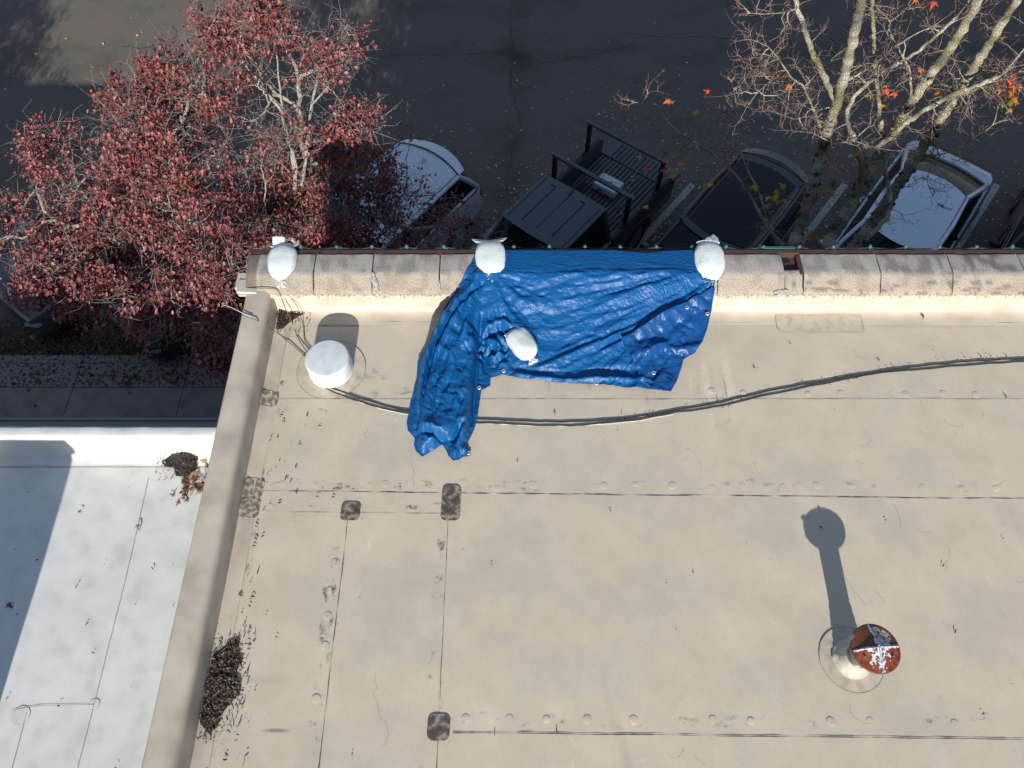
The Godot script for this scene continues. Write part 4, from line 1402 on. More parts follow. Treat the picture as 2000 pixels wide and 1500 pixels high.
# ---------------------------------------------------------------- string of lamps along the outer edge
func string_lights() -> void:
	var t := thing("string_light", "string of green bulbs clipped along the outer coping edge", "string lights", Vector3(3.5, R + 0.35, -4.79))
	var xs := []
	for k in 54:
		xs.append(-2.44 + 0.3515 * k + rn.randfn(0, 0.008))
	var pts := []
	for k in xs.size():
		pts.append(Vector3(xs[k], R + 0.385, -4.80))
		if k < xs.size() - 1:
			pts.append(Vector3(lerpf(xs[k], xs[k + 1], 0.35), R + 0.368 - 0.008 * rn.randf(), -4.803))
			pts.append(Vector3(lerpf(xs[k], xs[k + 1], 0.7), R + 0.368 - 0.008 * rn.randf(), -4.803))
	var w := Mb.new()
	w.tube(pts, [0.0055], 5)
	obj("wire", w, M.wire_green, t)
	var b := Mb.new()
	b.lathe([Vector2(0.0, 0.034), Vector2(0.012, 0.030), Vector2(0.022, 0.018), Vector2(0.024, 0.004), Vector2(0.019, -0.014), Vector2(0.013, -0.022), Vector2(0.013, -0.05), Vector2(0.0, -0.05)], 14)
	b.box(Vector3(0, -0.03, 0.022), Vector3(0.03, 0.018, 0.03), Basis.IDENTITY, 0.003)
	var bm := b.mesh()
	for x in xs:
		var o := obj("bulb", bm, M.bulb_green, t)
		o.position = Vector3(x, R + 0.386, -4.806) - t.position
		o.scale = Vector3.ONE * 0.82
		o.rotation = Vector3(rn.randf_range(-0.9, 0.3), rn.randf_range(0, TAU), rn.randf_range(-0.5, 0.5))
	# tin strip bridging the gap
	var g := Mb.new()
	g.box(Vector3(2.64, R + 0.395, -4.79), Vector3(0.30, 0.008, 0.03), Basis.IDENTITY, 0.002)
	tag(obj("metal_strip", g, M.bulb_green), "thin green metal strip bridging the gap in the coping", "metal strip")

# ---------------------------------------------------------------- cars
func patch(a: Vector3, b: Vector3, c: Vector3, d: Vector3, bow: Vector3, off: Vector3, nu := 10, nv := 6, e := 0.0) -> Mb:
	var m := Mb.new()      # a-b along u at the bottom, d-c at the top
	var hint := (b - a).cross(d - a)
	if hint.dot(off) < 0.0:
		hint = -hint
	m.grid(nu, nv, func(s, t):
		var u := lerpf(e, 1.0 - e, s)
		var w := lerpf(e, 1.0 - e, t)
		return a.lerp(b, u).lerp(d.lerp(c, u), w) + bow * (1.0 - pow(2.0 * u - 1.0, 2.0)) + off * sin(PI * w), hint)
	return m

func wheel(par: Node3D, at: Vector3, r: float) -> void:
	var y := Mb.new()
	var pr := [Vector2(r * 0.62, -0.1), Vector2(r * 0.9, -0.105), Vector2(r, -0.08), Vector2(r, 0.08), Vector2(r * 0.9, 0.105), Vector2(r * 0.62, 0.1)]
	y.lathe(pr, 24)
	var o := obj("wheel", y, M.tyre, par, false)
	o.position = at
	o.rotation.z = PI / 2 * (1 if at.x < 0 else -1)
	var q := Mb.new()
	q.lathe([Vector2(r * 0.62, 0.092), Vector2(r * 0.55, 0.08), Vector2(r * 0.2, 0.07), Vector2(0, 0.085)], 20)
	obj("rim", q, M.rim, o, false)

# d: L W H belt hood deck ; z of cabin corners: rear belt zb, rear roof zr, front roof zf, front belt zw
func car(label: String, category: String, at: Vector3, d: Dictionary) -> Node3D:
	var t := thing(d.name, label, category, at, -deg_to_rad(d.get("turn", 38.4)), "cars parked at an angle in the bays")
	var p: Material = d.paint
	var hl: float = d.L * 0.5
	var hw: float = d.W * 0.5
	var loops := []
	for s in [[-1.0, 0.70, 0.60], [-0.985, 0.82, 0.8], [-0.95, 0.91, 0.96], [-0.88, 0.965, 1.0], [-0.7, 0.99, 1.0], [-0.4, 1.0, 1.0], [0.0, 1.0, 1.0], [0.4, 1.0, 1.0], [0.62, 0.99, 1.0], [0.8, 0.965, 1.0], [0.91, 0.90, 0.98], [0.965, 0.80, 0.90], [0.99, 0.70, 0.72], [1.0, 0.6, 0.6]]:
		var z: float = s[0] * hl
		var top: float = d.belt
		if z > d.zw - 0.1:
			top = lerpf(d.belt - 0.02, d.hood, clampf((z - d.zw + 0.1) / (hl - d.zw), 0, 1))
		elif z < d.zb:
			top = lerpf(d.belt, d.deck, clampf((d.zb - z) / 0.3, 0, 1))
		var y1: float = 0.24 + (top - 0.24) * s[2]
		var w: float = hw * s[1]
		var l := PackedVector3Array()
		var half := [[0.80, 0.24], [0.96, 0.30], [1.0, 0.45], [1.0, 0.62], [0.985, lerpf(0.62, y1, 0.55)], [0.955, lerpf(0.62, y1, 0.88)], [0.92, y1 - 0.012], [0.86, y1 + 0.006], [0.6, y1 + 0.022], [0.3, y1 + 0.032]]
		for q in half:
			l.append(Vector3(w * q[0], minf(q[1], y1 + 0.04), z))
		l.append(Vector3(0, y1 + 0.036, z))
		for k in half.size():
			var q: Array = half[half.size() - 1 - k]
			l.append(Vector3(-w * q[0], minf(q[1], y1 + 0.04), z))
		loops.append(l)
	var body := Mb.new()
	body.loft(loops, true, true)
	obj("body", body, p, t, false)
	# cabin
	var wb: float = hw * 0.90
	var wr: float = hw * d.get("roofw", 0.66)
	var yb: float = d.belt + 0.01
	var yr: float = d.H - 0.06
	var B := {}
	for s in [-1, 1]:
		B[["f", s]] = Vector3(s * wb * 0.97, yb - 0.02, d.zw)
		B[["r", s]] = Vector3(s * wb * 0.94, maxf(yb, d.deck + 0.01), d.zb)
		B[["F", s]] = Vector3(s * wr * 0.97, yr, d.zf)
		B[["R", s]] = Vector3(s * wr * 0.93, yr - 0.02, d.zr)
	var bowf := Vector3(0, 0, d.get("bow", 0.16))
	obj("windshield", patch(B[["f", -1]], B[["f", 1]], B[["F", 1]], B[["F", -1]], bowf, Vector3(0, 0.03, 0.02), 12, 6), M.glass, t, false)
	obj("rear_window", patch(B[["r", 1]], B[["r", -1]], B[["R", -1]], B[["R", 1]], -bowf * 0.8, Vector3(0, 0.03, -0.02), 12, 6), M.glass, t, false)
	for s in [-1, 1]:
		obj("side_window", patch(B[["r", s]], B[["f", s]], B[["F", s]], B[["R", s]], Vector3(s * 0.03, 0, 0), Vector3(s * 0.025, 0, 0), 10, 5), M.glass, t, false)
		for q in ["f", "r"]:
			var pl := Mb.new()
			var a: Vector3 = B[[q, s]]
			var b: Vector3 = B[[q.to_upper(), s]]
			pl.tube([a + Vector3(s * 0.01, -0.02, 0), a.lerp(b, 0.5) + Vector3(s * 0.02, 0.02, 0), b], [0.05, 0.045, 0.04] if q == "f" else [0.05, 0.055, 0.05], 8)
			obj("pillar", pl, p, t, false)
		var mid := Mb.new()
		var fa := 0.5
		mid.tube([(B[["r", s]] as Vector3).lerp(B[["f", s]], fa - 0.04) + Vector3(s * 0.032, 0, 0), (B[["R", s]] as Vector3).lerp(B[["F", s]], fa) + Vector3(s * 0.02, 0, 0)], [0.035], 6)
		obj("pillar", mid, M.black_trim, t, false)
		var rail := Mb.new()
		rail.tube([(B[["R", s]] as Vector3), (B[["R", s]] as Vector3).lerp(B[["F", s]], 0.5) + Vector3(s * 0.03, 0.015, 0), (B[["F", s]] as Vector3)], [0.045], 8)
		obj("roof_side", rail, p, t, false)
		if d.get("rails", false):
			var rr := Mb.new()
			var a: Vector3 = (B[["R", s]] as Vector3) + Vector3(-s * 0.02, 0.07, 0.25)
			var b: Vector3 = (B[["F", s]] as Vector3) + Vector3(-s * 0.02, 0.07, -0.2)
			rr.tube([a + Vector3(0, -0.06, -0.06), a + Vector3(0, 0.02, 0), a.lerp(b, 0.5) + Vector3(s * 0.03, 0.035, 0), b + Vector3(0, 0.02, 0), b + Vector3(0, -0.06, 0.06)], [0.018], 7)
			obj("roof_rail", rr, d.get("railmat", M.black_trim), t, false)
		var mi := Mb.new()
		mi.lathe([Vector2(0.0, -0.085), Vector2(0.05, -0.075), Vector2(0.075, -0.03), Vector2(0.078, 0.03), Vector2(0.05, 0.07), Vector2(0.0, 0.085)], 14)
		var mo := obj("mirror", mi, d.get("mirror", p), t, false)
		mo.position = Vector3(s * (hw + 0.07), d.belt + 0.06, d.zw - 0.28)
		mo.rotation.z = PI / 2
		mo.scale = Vector3(0.9, 1.15, 0.75)
		for z in [d.zw - 1.05, d.zw - 1.9]:
			if z > d.zb:
				var hd := Mb.new()
				hd.tube([Vector3(s * hw * 0.985, d.belt - 0.14, z - 0.08), Vector3(s * (hw + 0.03), d.belt - 0.135, z), Vector3(s * hw * 0.985, d.belt - 0.14, z + 0.08)], [0.014], 6)
				obj("door_handle", hd, p, t, false)
		for z in [hl * 0.62, -hl * 0.60]:
			var ar := Mb.new()
			var al := []
			for k in 13:
				var a := PI * k / 12.0
				al.append(Vector3(s * (hw - 0.02), 0.33 + sin(a) * 0.37, z + cos(a) * 0.37))
			ar.tube(al, [0.035], 6)
			obj("wheel_arch", ar, M.black_trim, t, false)
			wheel(t, Vector3(s * (hw - 0.09), 0.33, z), 0.33)
		var tl := Mb.new()
		tl.box(Vector3(s * hw * 0.74, d.deck - 0.16, -hl * 0.955), Vector3(0.34, 0.13, 0.16), Basis(Vector3.UP, -s * 0.5), 0.04)
		obj("tail_light", tl, M.tail_light, t, false)
		var he := Mb.new()
		he.box(Vector3(s * hw * 0.74, d.hood - 0.17, hl * 0.95), Vector3(0.30, 0.08, 0.16), Basis(Vector3.UP, s * 0.55), 0.04)
		obj("headlight", he, M.head_light, t, false)
		var sl := Mb.new()      # shut line of hood or boot
		sl.tube([Vector3(s * hw * 0.80, d.hood + 0.055, hl * 0.80), Vector3(s * hw * 0.86, d.belt + 0.008, d.zw + 0.1)], [0.006], 4)
		obj("shut_line", sl, M.seam_black, t, false)
	# roof skin
	var rf := Mb.new()
	rf.grid(16, 16, func(u, w):
		var x: float = (u * 2.0 - 1.0)
		var z: float = lerpf(d.zr, d.zf, w)
		var bow := (1.0 - x * x)
		var zz: float = z + bow * (bowf.z * 1.0 * smoothstep(0.5, 1.0, w) - bowf.z * 0.8 * smoothstep(0.5, 0.0, w))
		var yy: float = yr + 0.012 + 0.05 * (1.0 - pow(absf(x), 2.5)) * (0.55 + 0.45 * sin(PI * w)) + 0.02 * sin(PI * w)
		return Vector3(x * lerpf(wr * 0.93, wr * 0.97, w), yy, zz), Vector3.UP)
	obj("roof", rf, d.get("roofmat", p), t, false)
	for s in [-1, 1]:        # roof ditch, waist line and wipers
		var dl := Mb.new()
		dl.tube([Vector3(s * wr * 0.90, yr + 0.026, d.zr - 0.02), Vector3(s * wr * 0.935, yr + 0.036, (d.zr + d.zf) * 0.5), Vector3(s * wr * 0.93, yr + 0.026, d.zf)], [0.006], 4)
		obj("roof_ditch", dl, M.seam_black, t, false)
		var bl := Mb.new()
		bl.tube([Vector3(s * hw * 0.93, d.belt + 0.004, d.zw - 0.1), Vector3(s * hw * 0.955, d.belt - 0.004, 0.0), Vector3(s * hw * 0.93, maxf(d.belt, d.deck) - 0.002, d.zb + 0.05)], [0.012], 5)
		obj("waist_strip", bl, M.bronze if d.get("rails", false) else M.black_trim, t, false)
		var wp := Mb.new()
		wp.tube([Vector3(s * 0.08 + 0.2, d.belt + 0.03, d.zw + 0.06), Vector3(s * 0.30 + 0.02, d.belt + 0.10, d.zw - 0.02)], [0.010, 0.006], 5)
		obj("wiper", wp, M.black_trim, t, false)
		var dr := Mb.new()
		dr.tube([Vector3(s * hw * 1.002, d.belt - 0.06, d.zw - 1.0), Vector3(s * hw * 1.006, 0.45, d.zw - 0.95)], [0.006], 4)
		obj("shut_line", dr, M.seam_black, t, false)
	if d.get("sunroof", false):
		var sr := Mb.new()
		sr.grid(12, 12, func(u, w):
			var x: float = (u * 2.0 - 1.0) * 0.86
			var q := lerpf(0.10, 0.93, w)
			var bow := 1.0 - x * x
			var z: float = lerpf(d.zr, d.zf, q) + bow * (bowf.z * smoothstep(0.5, 1.0, q) - bowf.z * 0.8 * smoothstep(0.5, 0.0, q))
			return Vector3(x * lerpf(wr * 0.93, wr * 0.97, q), yr + 0.021 + 0.05 * (1.0 - pow(absf(x), 2.5)) * (0.55 + 0.45 * sin(PI * q)) + 0.02 * sin(PI * q), z), Vector3.UP)
		obj("glass_roof", sr, M.glass, t, false)
	if d.get("spoiler", false):
		var sp := Mb.new()
		sp.grid(12, 4, func(u, w):
			var x: float = u * 2.0 - 1.0
			return Vector3(x * wr * (0.95 - 0.05 * w), yr + 0.035 * (1 - absf(x * x)) + 0.02 - 0.045 * w, d.zr - bowf.z * 0.8 * (1.0 - x * x) - 0.02 - 0.24 * w * (1.0 - 0.25 * x * x)), Vector3.UP)
		obj("spoiler", sp, p, t, false)
		var ga := Mb.new()
		var gl := []
		for k in 11:
			var x := k / 5.0 - 1.0
			gl.append(Vector3(x * wr * 0.92, yr + 0.045 * (1 - absf(x * x)) + 0.022, d.zr - bowf.z * 0.8 * (1.0 - x * x) - 0.012))
		ga.tube(gl, [0.008], 5)
		obj("shut_line", ga, M.seam_black, t, false)
	if d.get("rearseam", false):
		var ga := Mb.new()
		var gl := []
		for k in 11:
			var x := k / 5.0 - 1.0
			gl.append(Vector3(x * hw * 0.78, d.deck + 0.03, -hl * 0.93 - 0.05 * (1 - x * x)))
		ga.tube(gl, [0.006], 4)
		obj("shut_line", ga, M.seam_black, t, false)
	var an := Mb.new()
	an.lathe([Vector2(0.035, 0.0), Vector2(0.022, 0.03), Vector2(0.006, 0.075), Vector2(0.0, 0.078)], 10)
	var ao := obj("aerial_fin", an, p, t, false)
	ao.position = Vector3(0, yr + 0.06, d.zr + 0.12)
	ao.scale = Vector3(0.5, 1, 2.4)
	var pt := Mb.new()
	pt.box(Vector3(0, 0.62, -hl - 0.01), Vector3(0.32, 0.16, 0.02), Basis.IDENTITY, 0.004)
	obj("number_plate", pt, M.plate, t, false)
	return t

func cars() -> void:
	var white := paint("paint_white", lin(0.60, 0.66, 0.74))
	var silver := paint("paint_silver", lin(0.56, 0.63, 0.74), 0.2, 0.35)
	var navy := paint("paint_navy", lin(0.018, 0.021, 0.034))
	var black := paint("paint_black", lin(0.008, 0.009, 0.010))
	var blue := paint("paint_blue", lin(0.010, 0.022, 0.055))
	var grey_green := paint("paint_grey", lin(0.06, 0.08, 0.078))
	var brown := paint("paint_dark", lin(0.016, 0.014, 0.012))
	car("white estate car parked half under the red-leaved tree", "car", Vector3(-2.48, 0, -8.62), {"name": "parked_car", "paint": white, "L": 4.45, "W": 1.78, "H": 1.53, "belt": 0.98, "hood": 0.86, "deck": 0.96, "zb": -2.05, "zr": -1.66, "zf": 0.25, "zw": 1.0, "spoiler": true, "turn": 37.0, "roofw": 0.81})
	car("dark navy hatchback parked below the bare maple branches", "car", Vector3(3.63, 0, -8.48), {"name": "parked_car", "paint": navy, "L": 4.5, "W": 1.78, "H": 1.63, "belt": 1.0, "hood": 0.86, "deck": 0.98, "zb": -2.02, "zr": -1.45, "zf": 0.55, "zw": 1.25, "spoiler": true, "turn": 38.0, "roofw": 0.74, "rails": true, "railmat": M.bronze, "sunroof": true})
	car("pale silver saloon parked between the mossy trunks and a painted line", "car", Vector3(6.88, 0, -8.8), {"name": "parked_car", "paint": silver, "L": 4.7, "W": 1.8, "H": 1.46, "belt": 0.92, "hood": 0.80, "deck": 1.0, "zb": -1.86, "zr": -0.80, "zf": 0.72, "zw": 1.5, "turn": 38.0, "roofw": 0.68, "rearseam": true, "bow": 0.2})
	car("dark car with bronze roof rails cut by the photo's right edge", "car", Vector3(9.62, 0, -8.5), {"name": "parked_car", "paint": brown, "L": 4.6, "W": 1.82, "H": 1.68, "belt": 1.02, "hood": 0.9, "deck": 1.0, "zb": -2.0, "zr": -1.5, "zf": 0.5, "zw": 1.25, "rails": true, "railmat": M.bronze, "turn": 38.0, "roofw": 0.72, "spoiler": true, "mirror": M.black_trim})
	car("black car whose nose juts out from under the red tree", "car", Vector3(-5.05, 0, -8.57), {"name": "parked_car", "paint": black, "L": 4.5, "W": 1.72, "H": 1.5, "belt": 0.95, "hood": 0.82, "deck": 0.95, "zb": -1.6, "zr": -1.1, "zf": 0.4, "zw": 1.15, "turn": 38.0})
	car("grey-green car with a blue roof at the far left below the red tree", "car", Vector3(-7.15, 0, -9.07), {"name": "parked_car", "paint": grey_green, "roofmat": blue, "L": 4.5, "W": 1.74, "H": 1.5, "belt": 0.95, "hood": 0.84, "deck": 0.95, "zb": -1.6, "zr": -1.1, "zf": 0.4, "zw": 1.1, "turn": 38.0})
	pickup()

func pickup() -> void:
	var p := paint("paint_slate", lin(0.040, 0.056, 0.066), 0.3, 0.2)
	var t := thing("pickup_truck", "dark pickup with a two-bar rack and ribbed open bed", "pickup truck", Vector3(1.68, 0, -9.71), -deg_to_rad(38.6), "cars parked at an angle in the bays")
	var lining := M.black_trim as Material
	var hw := 0.83
	# local: +z is the nose; bars at z -0.52 and +0.52, cab from 0.95
	for s in [-1, 1]:
		var sd := Mb.new()
		var loops := []
		for z in [-1.0, -0.96, -0.5, 0.0, 0.5, 0.93]:
			var l := PackedVector3Array()
			for q in [[hw - 0.02, 0.35], [hw + 0.03, 0.5], [hw + 0.035, 0.75], [hw + 0.01, 1.0], [hw - 0.01, 1.03], [hw - 0.09, 1.03], [hw - 0.10, 1.01], [hw - 0.10, 0.6], [hw - 0.06, 0.35]]:
				l.append(Vector3(s * q[0], q[1], z))
			loops.append(l)
		sd.loft(loops, true, true, false)
		obj("bed_side", sd, p, t, false)
		var rl := Mb.new()
		rl.box(Vector3(s * (hw - 0.05), 1.042, -0.02), Vector3(0.075, 0.02, 1.86), Basis.IDENTITY, 0.006)
		obj("bed_rail", rl, lining, t, false)
	var fl := Mb.new()
	fl.box(Vector3(0, 0.66, -0.02), Vector3(1.50, 0.06, 1.94), Basis.IDENTITY, 0.01)
	obj("bed_floor", fl, lining, t, false)
	for k in 17:
		var rb := Mb.new()
		rb.box(Vector3(-0.68 + 0.085 * k, 0.70, -0.02), Vector3(0.042, 0.022, 1.9), Basis.IDENTITY, 0.008)
		obj("bed_rib", rb, p, t, false)
	var hb := Mb.new()
	hb.box(Vector3(0, 0.84, 0.93), Vector3(1.5, 0.4, 0.04), Basis.IDENTITY, 0.01)
	obj("bed_headboard", hb, p, t, false)
	var tg := Mb.new()
	tg.box(Vector3(0, 0.655, -1.26), Vector3(1.50, 0.07, 0.48), Basis.IDENTITY, 0.015)
	var tgo := obj("tailgate", tg, p, t, false)
	for k in 13:
		var rb := Mb.new()
		rb.box(Vector3(-0.54 + 0.09 * k, 0.695, -1.26), Vector3(0.035, 0.016, 0.40), Basis.IDENTITY, 0.006)
		obj("gate_rib", rb, lining, tgo, false)
	var bp := Mb.new()
	bp.box(Vector3(0, 0.48, -1.12), Vector3(1.6, 0.16, 0.14), Basis.IDENTITY, 0.04)
	obj("rear_bumper", bp, lining, t, false)
	for z in [-0.52, 0.52]:
		var br := Mb.new()
		br.box(Vector3(0, 1.72, z), Vector3(1.66, 0.055, 0.085), Basis.IDENTITY, 0.012)
		var bo := obj("rack_bar", br, p, t, false)
		var cap := Mb.new()
		for s in [-1, 1]:
			cap.tube([Vector3(s * 0.83, 1.735, z), Vector3(s * 0.842, 1.735, z)], [0.014], 8)
		obj("end_cap", cap, M.plate, bo, false)
		for s in [-1, 1]:
			var po := Mb.new()
			po.box(Vector3(s * 0.775, 1.37, z), Vector3(0.06, 0.66, 0.10), Basis.IDENTITY, 0.012)
			po.box(Vector3(s * 0.775, 1.06, z), Vector3(0.08, 0.03, 0.24), Basis.IDENTITY, 0.008)
			obj("rack_post", po, lining, t, false)
	# cab and bonnet
	var loops := []
	for q in [[0.97, 1.0, 1.0], [1.05, 1.0, 1.0], [2.4, 1.0, 1.0], [2.65, 0.99, 0.98], [3.1, 0.97, 0.96], [3.5, 0.93, 0.94], [3.75, 0.86, 0.86], [3.82, 0.76, 0.7]]:
		var l := PackedVector3Array()
		for h in [[0.86, 0.3], [1.0, 0.4], [1.03, 0.65], [1.0, 0.98], [0.96, 1.03], [0.6, 1.06], [0.0, 1.07]]:
			l.append(Vector3(hw * h[0] * q[1], 0.3 + (h[1] - 0.3) * q[2], q[0]))
		for k in 6:
			var m: Vector3 = l[5 - k]
			l.append(Vector3(-m.x, m.y, m.z))
		loops.append(l)
	var bd := Mb.new()
	bd.loft(loops, true, true)
	obj("body", bd, p, t, false)
	var wr := 0.60
	var c := {}
	for s in [-1, 1]:
		c[["r", s]] = Vector3(s * 0.76, 1.04, 0.99)
		c[["f", s]] = Vector3(s * 0.76, 1.04, 2.62)
		c[["R", s]] = Vector3(s * wr, 1.70, 1.03)
		c[["F", s]] = Vector3(s * wr, 1.69, 2.15)
	obj("windshield", patch(c[["f", -1]], c[["f", 1]], c[["F", 1]], c[["F", -1]], Vector3(0, 0, 0.1), Vector3(0, 0.02, 0.02)), M.glass, t, false)
	obj("rear_window", patch(c[["r", 1]], c[["r", -1]], c[["R", -1]], c[["R", 1]], Vector3.ZERO, Vector3.ZERO), M.glass, t, false)
	for s in [-1, 1]:
		obj("side_window", patch(c[["r", s]], c[["f", s]], c[["F", s]], c[["R", s]], Vector3(s * 0.02, 0, 0), Vector3(s * 0.02, 0, 0)), M.glass, t, false)
		for k in ["r", "f"]:
			var pl := Mb.new()
			pl.tube([c[[k, s]], c[[k.to_upper(), s]]], [0.05], 7)
			obj("pillar", pl, p, t, false)
		var gt := Mb.new()
		gt.tube([c[["R", s]] as Vector3, c[["F", s]] as Vector3], [0.035], 7)
		obj("roof_side", gt, p, t, false)
		var dl := Mb.new()
		dl.tube([Vector3(s * (wr - 0.045), 1.732, 1.06), Vector3(s * (wr - 0.045), 1.732, 2.12)], [0.006], 4)
		obj("drip_line", dl, M.seam_black, t, false)
		for z in [3.1, 0.1]:
			wheel(t, Vector3(s * 0.76, 0.36, z), 0.36)
			var ar := Mb.new()
			var al := []
			for k in 13:
				var a := PI * k / 12.0
				al.append(Vector3(s * (hw + 0.02), 0.36 + sin(a) * 0.42, z + cos(a) * 0.42))
			ar.tube(al, [0.04], 6)
			obj("wheel_arch", ar, lining, t, false)
		var mi := Mb.new()
		mi.box(Vector3(s * 0.98, 1.10, 2.38), Vector3(0.2, 0.2, 0.09), Basis.IDENTITY, 0.03)
		obj("mirror", mi, lining, t, false)
		var he := Mb.new()
		he.box(Vector3(s * 0.62, 0.75, 3.74), Vector3(0.3, 0.18, 0.08), Basis.IDENTITY, 0.03)
		obj("headlight", he, M.head_light, t, false)
		var tl := Mb.new()
		tl.box(Vector3(s * 0.82, 0.82, -1.005), Vector3(0.09, 0.26, 0.03), Basis.IDENTITY, 0.01)
		obj("tail_light", tl, M.tail_light, t, false)
	var rf := Mb.new()
	rf.grid(14, 12, func(u, w):
		var x: float = u * 2.0 - 1.0
		return Vector3(x * (wr + 0.01), 1.722 + 0.03 * (1.0 - pow(absf(x), 3.0)) * (0.7 + 0.3 * sin(PI * w)), lerpf(0.99, 2.18, w) + 0.05 * (1.0 - x * x) * w), Vector3.UP)
	var ro := obj("roof", rf, p, t, false)
	for g in [[-0.30, 1.14, 2.05, -1], [0.0, 1.14, 2.05, 0], [0.30, 1.14, 2.05, 1]]:
		var gr := Mb.new()
		var pts := [Vector3(g[0], 1.751, g[2]), Vector3(g[0], 1.753, g[1])]
		if g[3] != 0:
			pts.append(Vector3(g[0] - 0.10 * signf(1.0), 1.750, g[1] - 0.005))
		for i in pts.size() - 1:
			gr.tube([pts[i], pts[i + 1]], [0.0075], 4)
		obj("roof_groove", gr, M.seam_black, ro, false)
	var lt := Mb.new()
	lt.box(Vector3(-0.02, 1.762, 1.09), Vector3(0.03, 0.014, 0.13), Basis.IDENTITY, 0.005)
	obj("roof_marker", lt, M.black_trim, ro, false)
	var tb := t.transform
	# what lies in the bed
	var bx := thing("carton", "white printed carton with zigzag edges lying in the pickup bed", "carton", tb * Vector3(-0.10, 0.712, -0.30), t.rotation.y + 0.03)
	var bm := Mb.new()
	bm.box(Vector3(0, 0.07, 0), Vector3(0.46, 0.14, 0.34), Basis.IDENTITY, 0.006)
	obj("box", bm, mat("carton", lin(0.52, 0.55, 0.62), 0.7), bx, false)
	var pr := Mb.new()
	pr.grid(1, 1, func(a, c2): return Vector3(-0.222 + 0.444 * a, 0.1425, -0.162 + 0.324 * c2), Vector3.UP, true)
	var pm := mat("carton_print", Color.WHITE, 0.7)
	pm.albedo_texture = carton_print()
	obj("print", pr, pm, bx, false)
	for k in 3:
		var h := Mb.new()
		var pts := []
		var cc: Vector3 = [Vector3(-0.42, 0.73, 0.06), Vector3(-0.35, 0.735, 0.12), Vector3(0.40, 0.73, 0.15)][k]
		for i in 46:
			var a := TAU * i / 28.0 + k * 2.0
			var rr := 0.16 + 0.05 * sin(i * 0.31 + k) + 0.002 * i
			pts.append(tb * (cc + Vector3(cos(a) * rr * (1.2 if k < 2 else 0.8), 0.012 * sin(i * 0.6) + 0.012 + 0.0008 * i, sin(a) * rr)))
		h.tube(pts, [0.012 if k < 2 else 0.006], 6)
		tag(obj("hose", h, M.hose if k < 2 else M.brown_wire), ["brown hose coiled in the pickup bed beside the carton, lower coil", "brown hose loop lying over the other coil in the pickup bed", "thin cord loops on the pickup bed's right half"][k], "hose", "hoses and cords in the pickup bed")

func carton_print() -> ImageTexture:
	var im := Image.create(192, 140, false, Image.FORMAT_RGB8)
	im.fill(Color(0.78, 0.80, 0.84))
	for i in 192:
		for j in 140:
			var z := absi(posmod(i, 12) - 6)
			if j > 138 - z or (i < 10 and j < 4 + z):
				im.set_pixel(i, j, Color(0.12, 0.07, 0.09))
			var p := Vector2(i - 98, j - 62)
			var q := p.rotated(-0.35)
			if absf(q.y) < 26 and absf(q.x + sin(q.y * 0.09) * 9.0) < 15.0 * sqrt(maxf(0.0, 1.0 - pow(q.y / 26.0, 2.0))) and posmod(int(q.x * 0.8 + q.y * 0.45), 9) < 6:
				im.set_pixel(i, j, Color(0.13, 0.16, 0.2))
	for k in 9:       # small unreadable print
		im.fill_rect(Rect2i(12, 10 + k * 4, 8 + (k * 5) % 9, 2), Color(0.45, 0.2, 0.22))
	for k in 7:
		im.fill_rect(Rect2i(34 + k * 9, 12, 5, 3), Color(0.4, 0.42, 0.48))
		im.fill_rect(Rect2i(136 + (k % 3) * 12, 30 + (k / 3) * 7, 8, 3), Color(0.4, 0.42, 0.48))
	im.fill_rect(Rect2i(140, 104, 30, 4), Color(0.4, 0.42, 0.48))
	return ImageTexture.create_from_image(im)

# ---------------------------------------------------------------- trees
func leaf_mesh(round_leaf: bool) -> Mb:
	var m := Mb.new()
	var vs := PackedVector3Array()
	var tr := PackedInt32Array()
	if round_leaf:     # oval leaf folded along the midrib and curled at the tip
		vs = PackedVector3Array([Vector3(0, 0, 0), Vector3(0, -0.06, 0.5), Vector3(0, 0.10, 1.0), Vector3(-0.36, 0.10, 0.3), Vector3(-0.34, 0.16, 0.72), Vector3(0.36, 0.12, 0.3), Vector3(0.34, 0.06, 0.72)])
		tr = PackedInt32Array([0, 3, 1, 3, 4, 1, 4, 2, 1, 0, 1, 5, 1, 6, 5, 1, 2, 6])
	else:              # five-lobed maple leaf
		var a := [-160, -128, -100, -72, -52, -28, 0, 28, 52, 72, 100, 128, 160]
		var r := [0.16, 0.45, 0.26, 0.72, 0.30, 0.42, 1.0, 0.42, 0.30, 0.72, 0.26, 0.45, 0.16]
		vs.append(Vector3(0, 0.03, 0))
		for k in 13:
			var t := deg_to_rad(a[k])
			vs.append(Vector3(sin(t) * r[k] * 0.6, -0.22 * r[k] * r[k] * (1.0 if k % 2 == 1 or k == 6 else 0.2), cos(t) * r[k] * 0.6))
		for k in 12:
			tr.append_array([0, k + 1, k + 2])
		var o := vs.size()
		vs.append_array(PackedVector3Array([Vector3(-0.012, 0.02, 0), Vector3(0.012, 0.02, 0), Vector3(0.0, 0.06, -0.5)]))
		tr.append_array([o, o + 1, o + 2])
	m.put(vs, tr, false, Vector3.UP)
	return m

var bark_low := Color(0.10, 0.09, 0.07)
var bark_high := Color(0.50, 0.45, 0.36)
var bark_moss := Color(0.30, 0.27, 0.09)
var twig_tint := Color(0.34, 0.24, 0.20)

func bark(r: float, p: Vector3) -> Color:
	var c := bark_high.lerp(bark_moss, clampf(nz.get_noise_3dv(p * 3.0) * 2.2 + 0.1, 0, 0.85))
	return c.lerp(twig_tint, smoothstep(0.008, 0.003, r))

func limb_radius(n: int, k: float) -> float:
	return k * pow(n, 0.46)

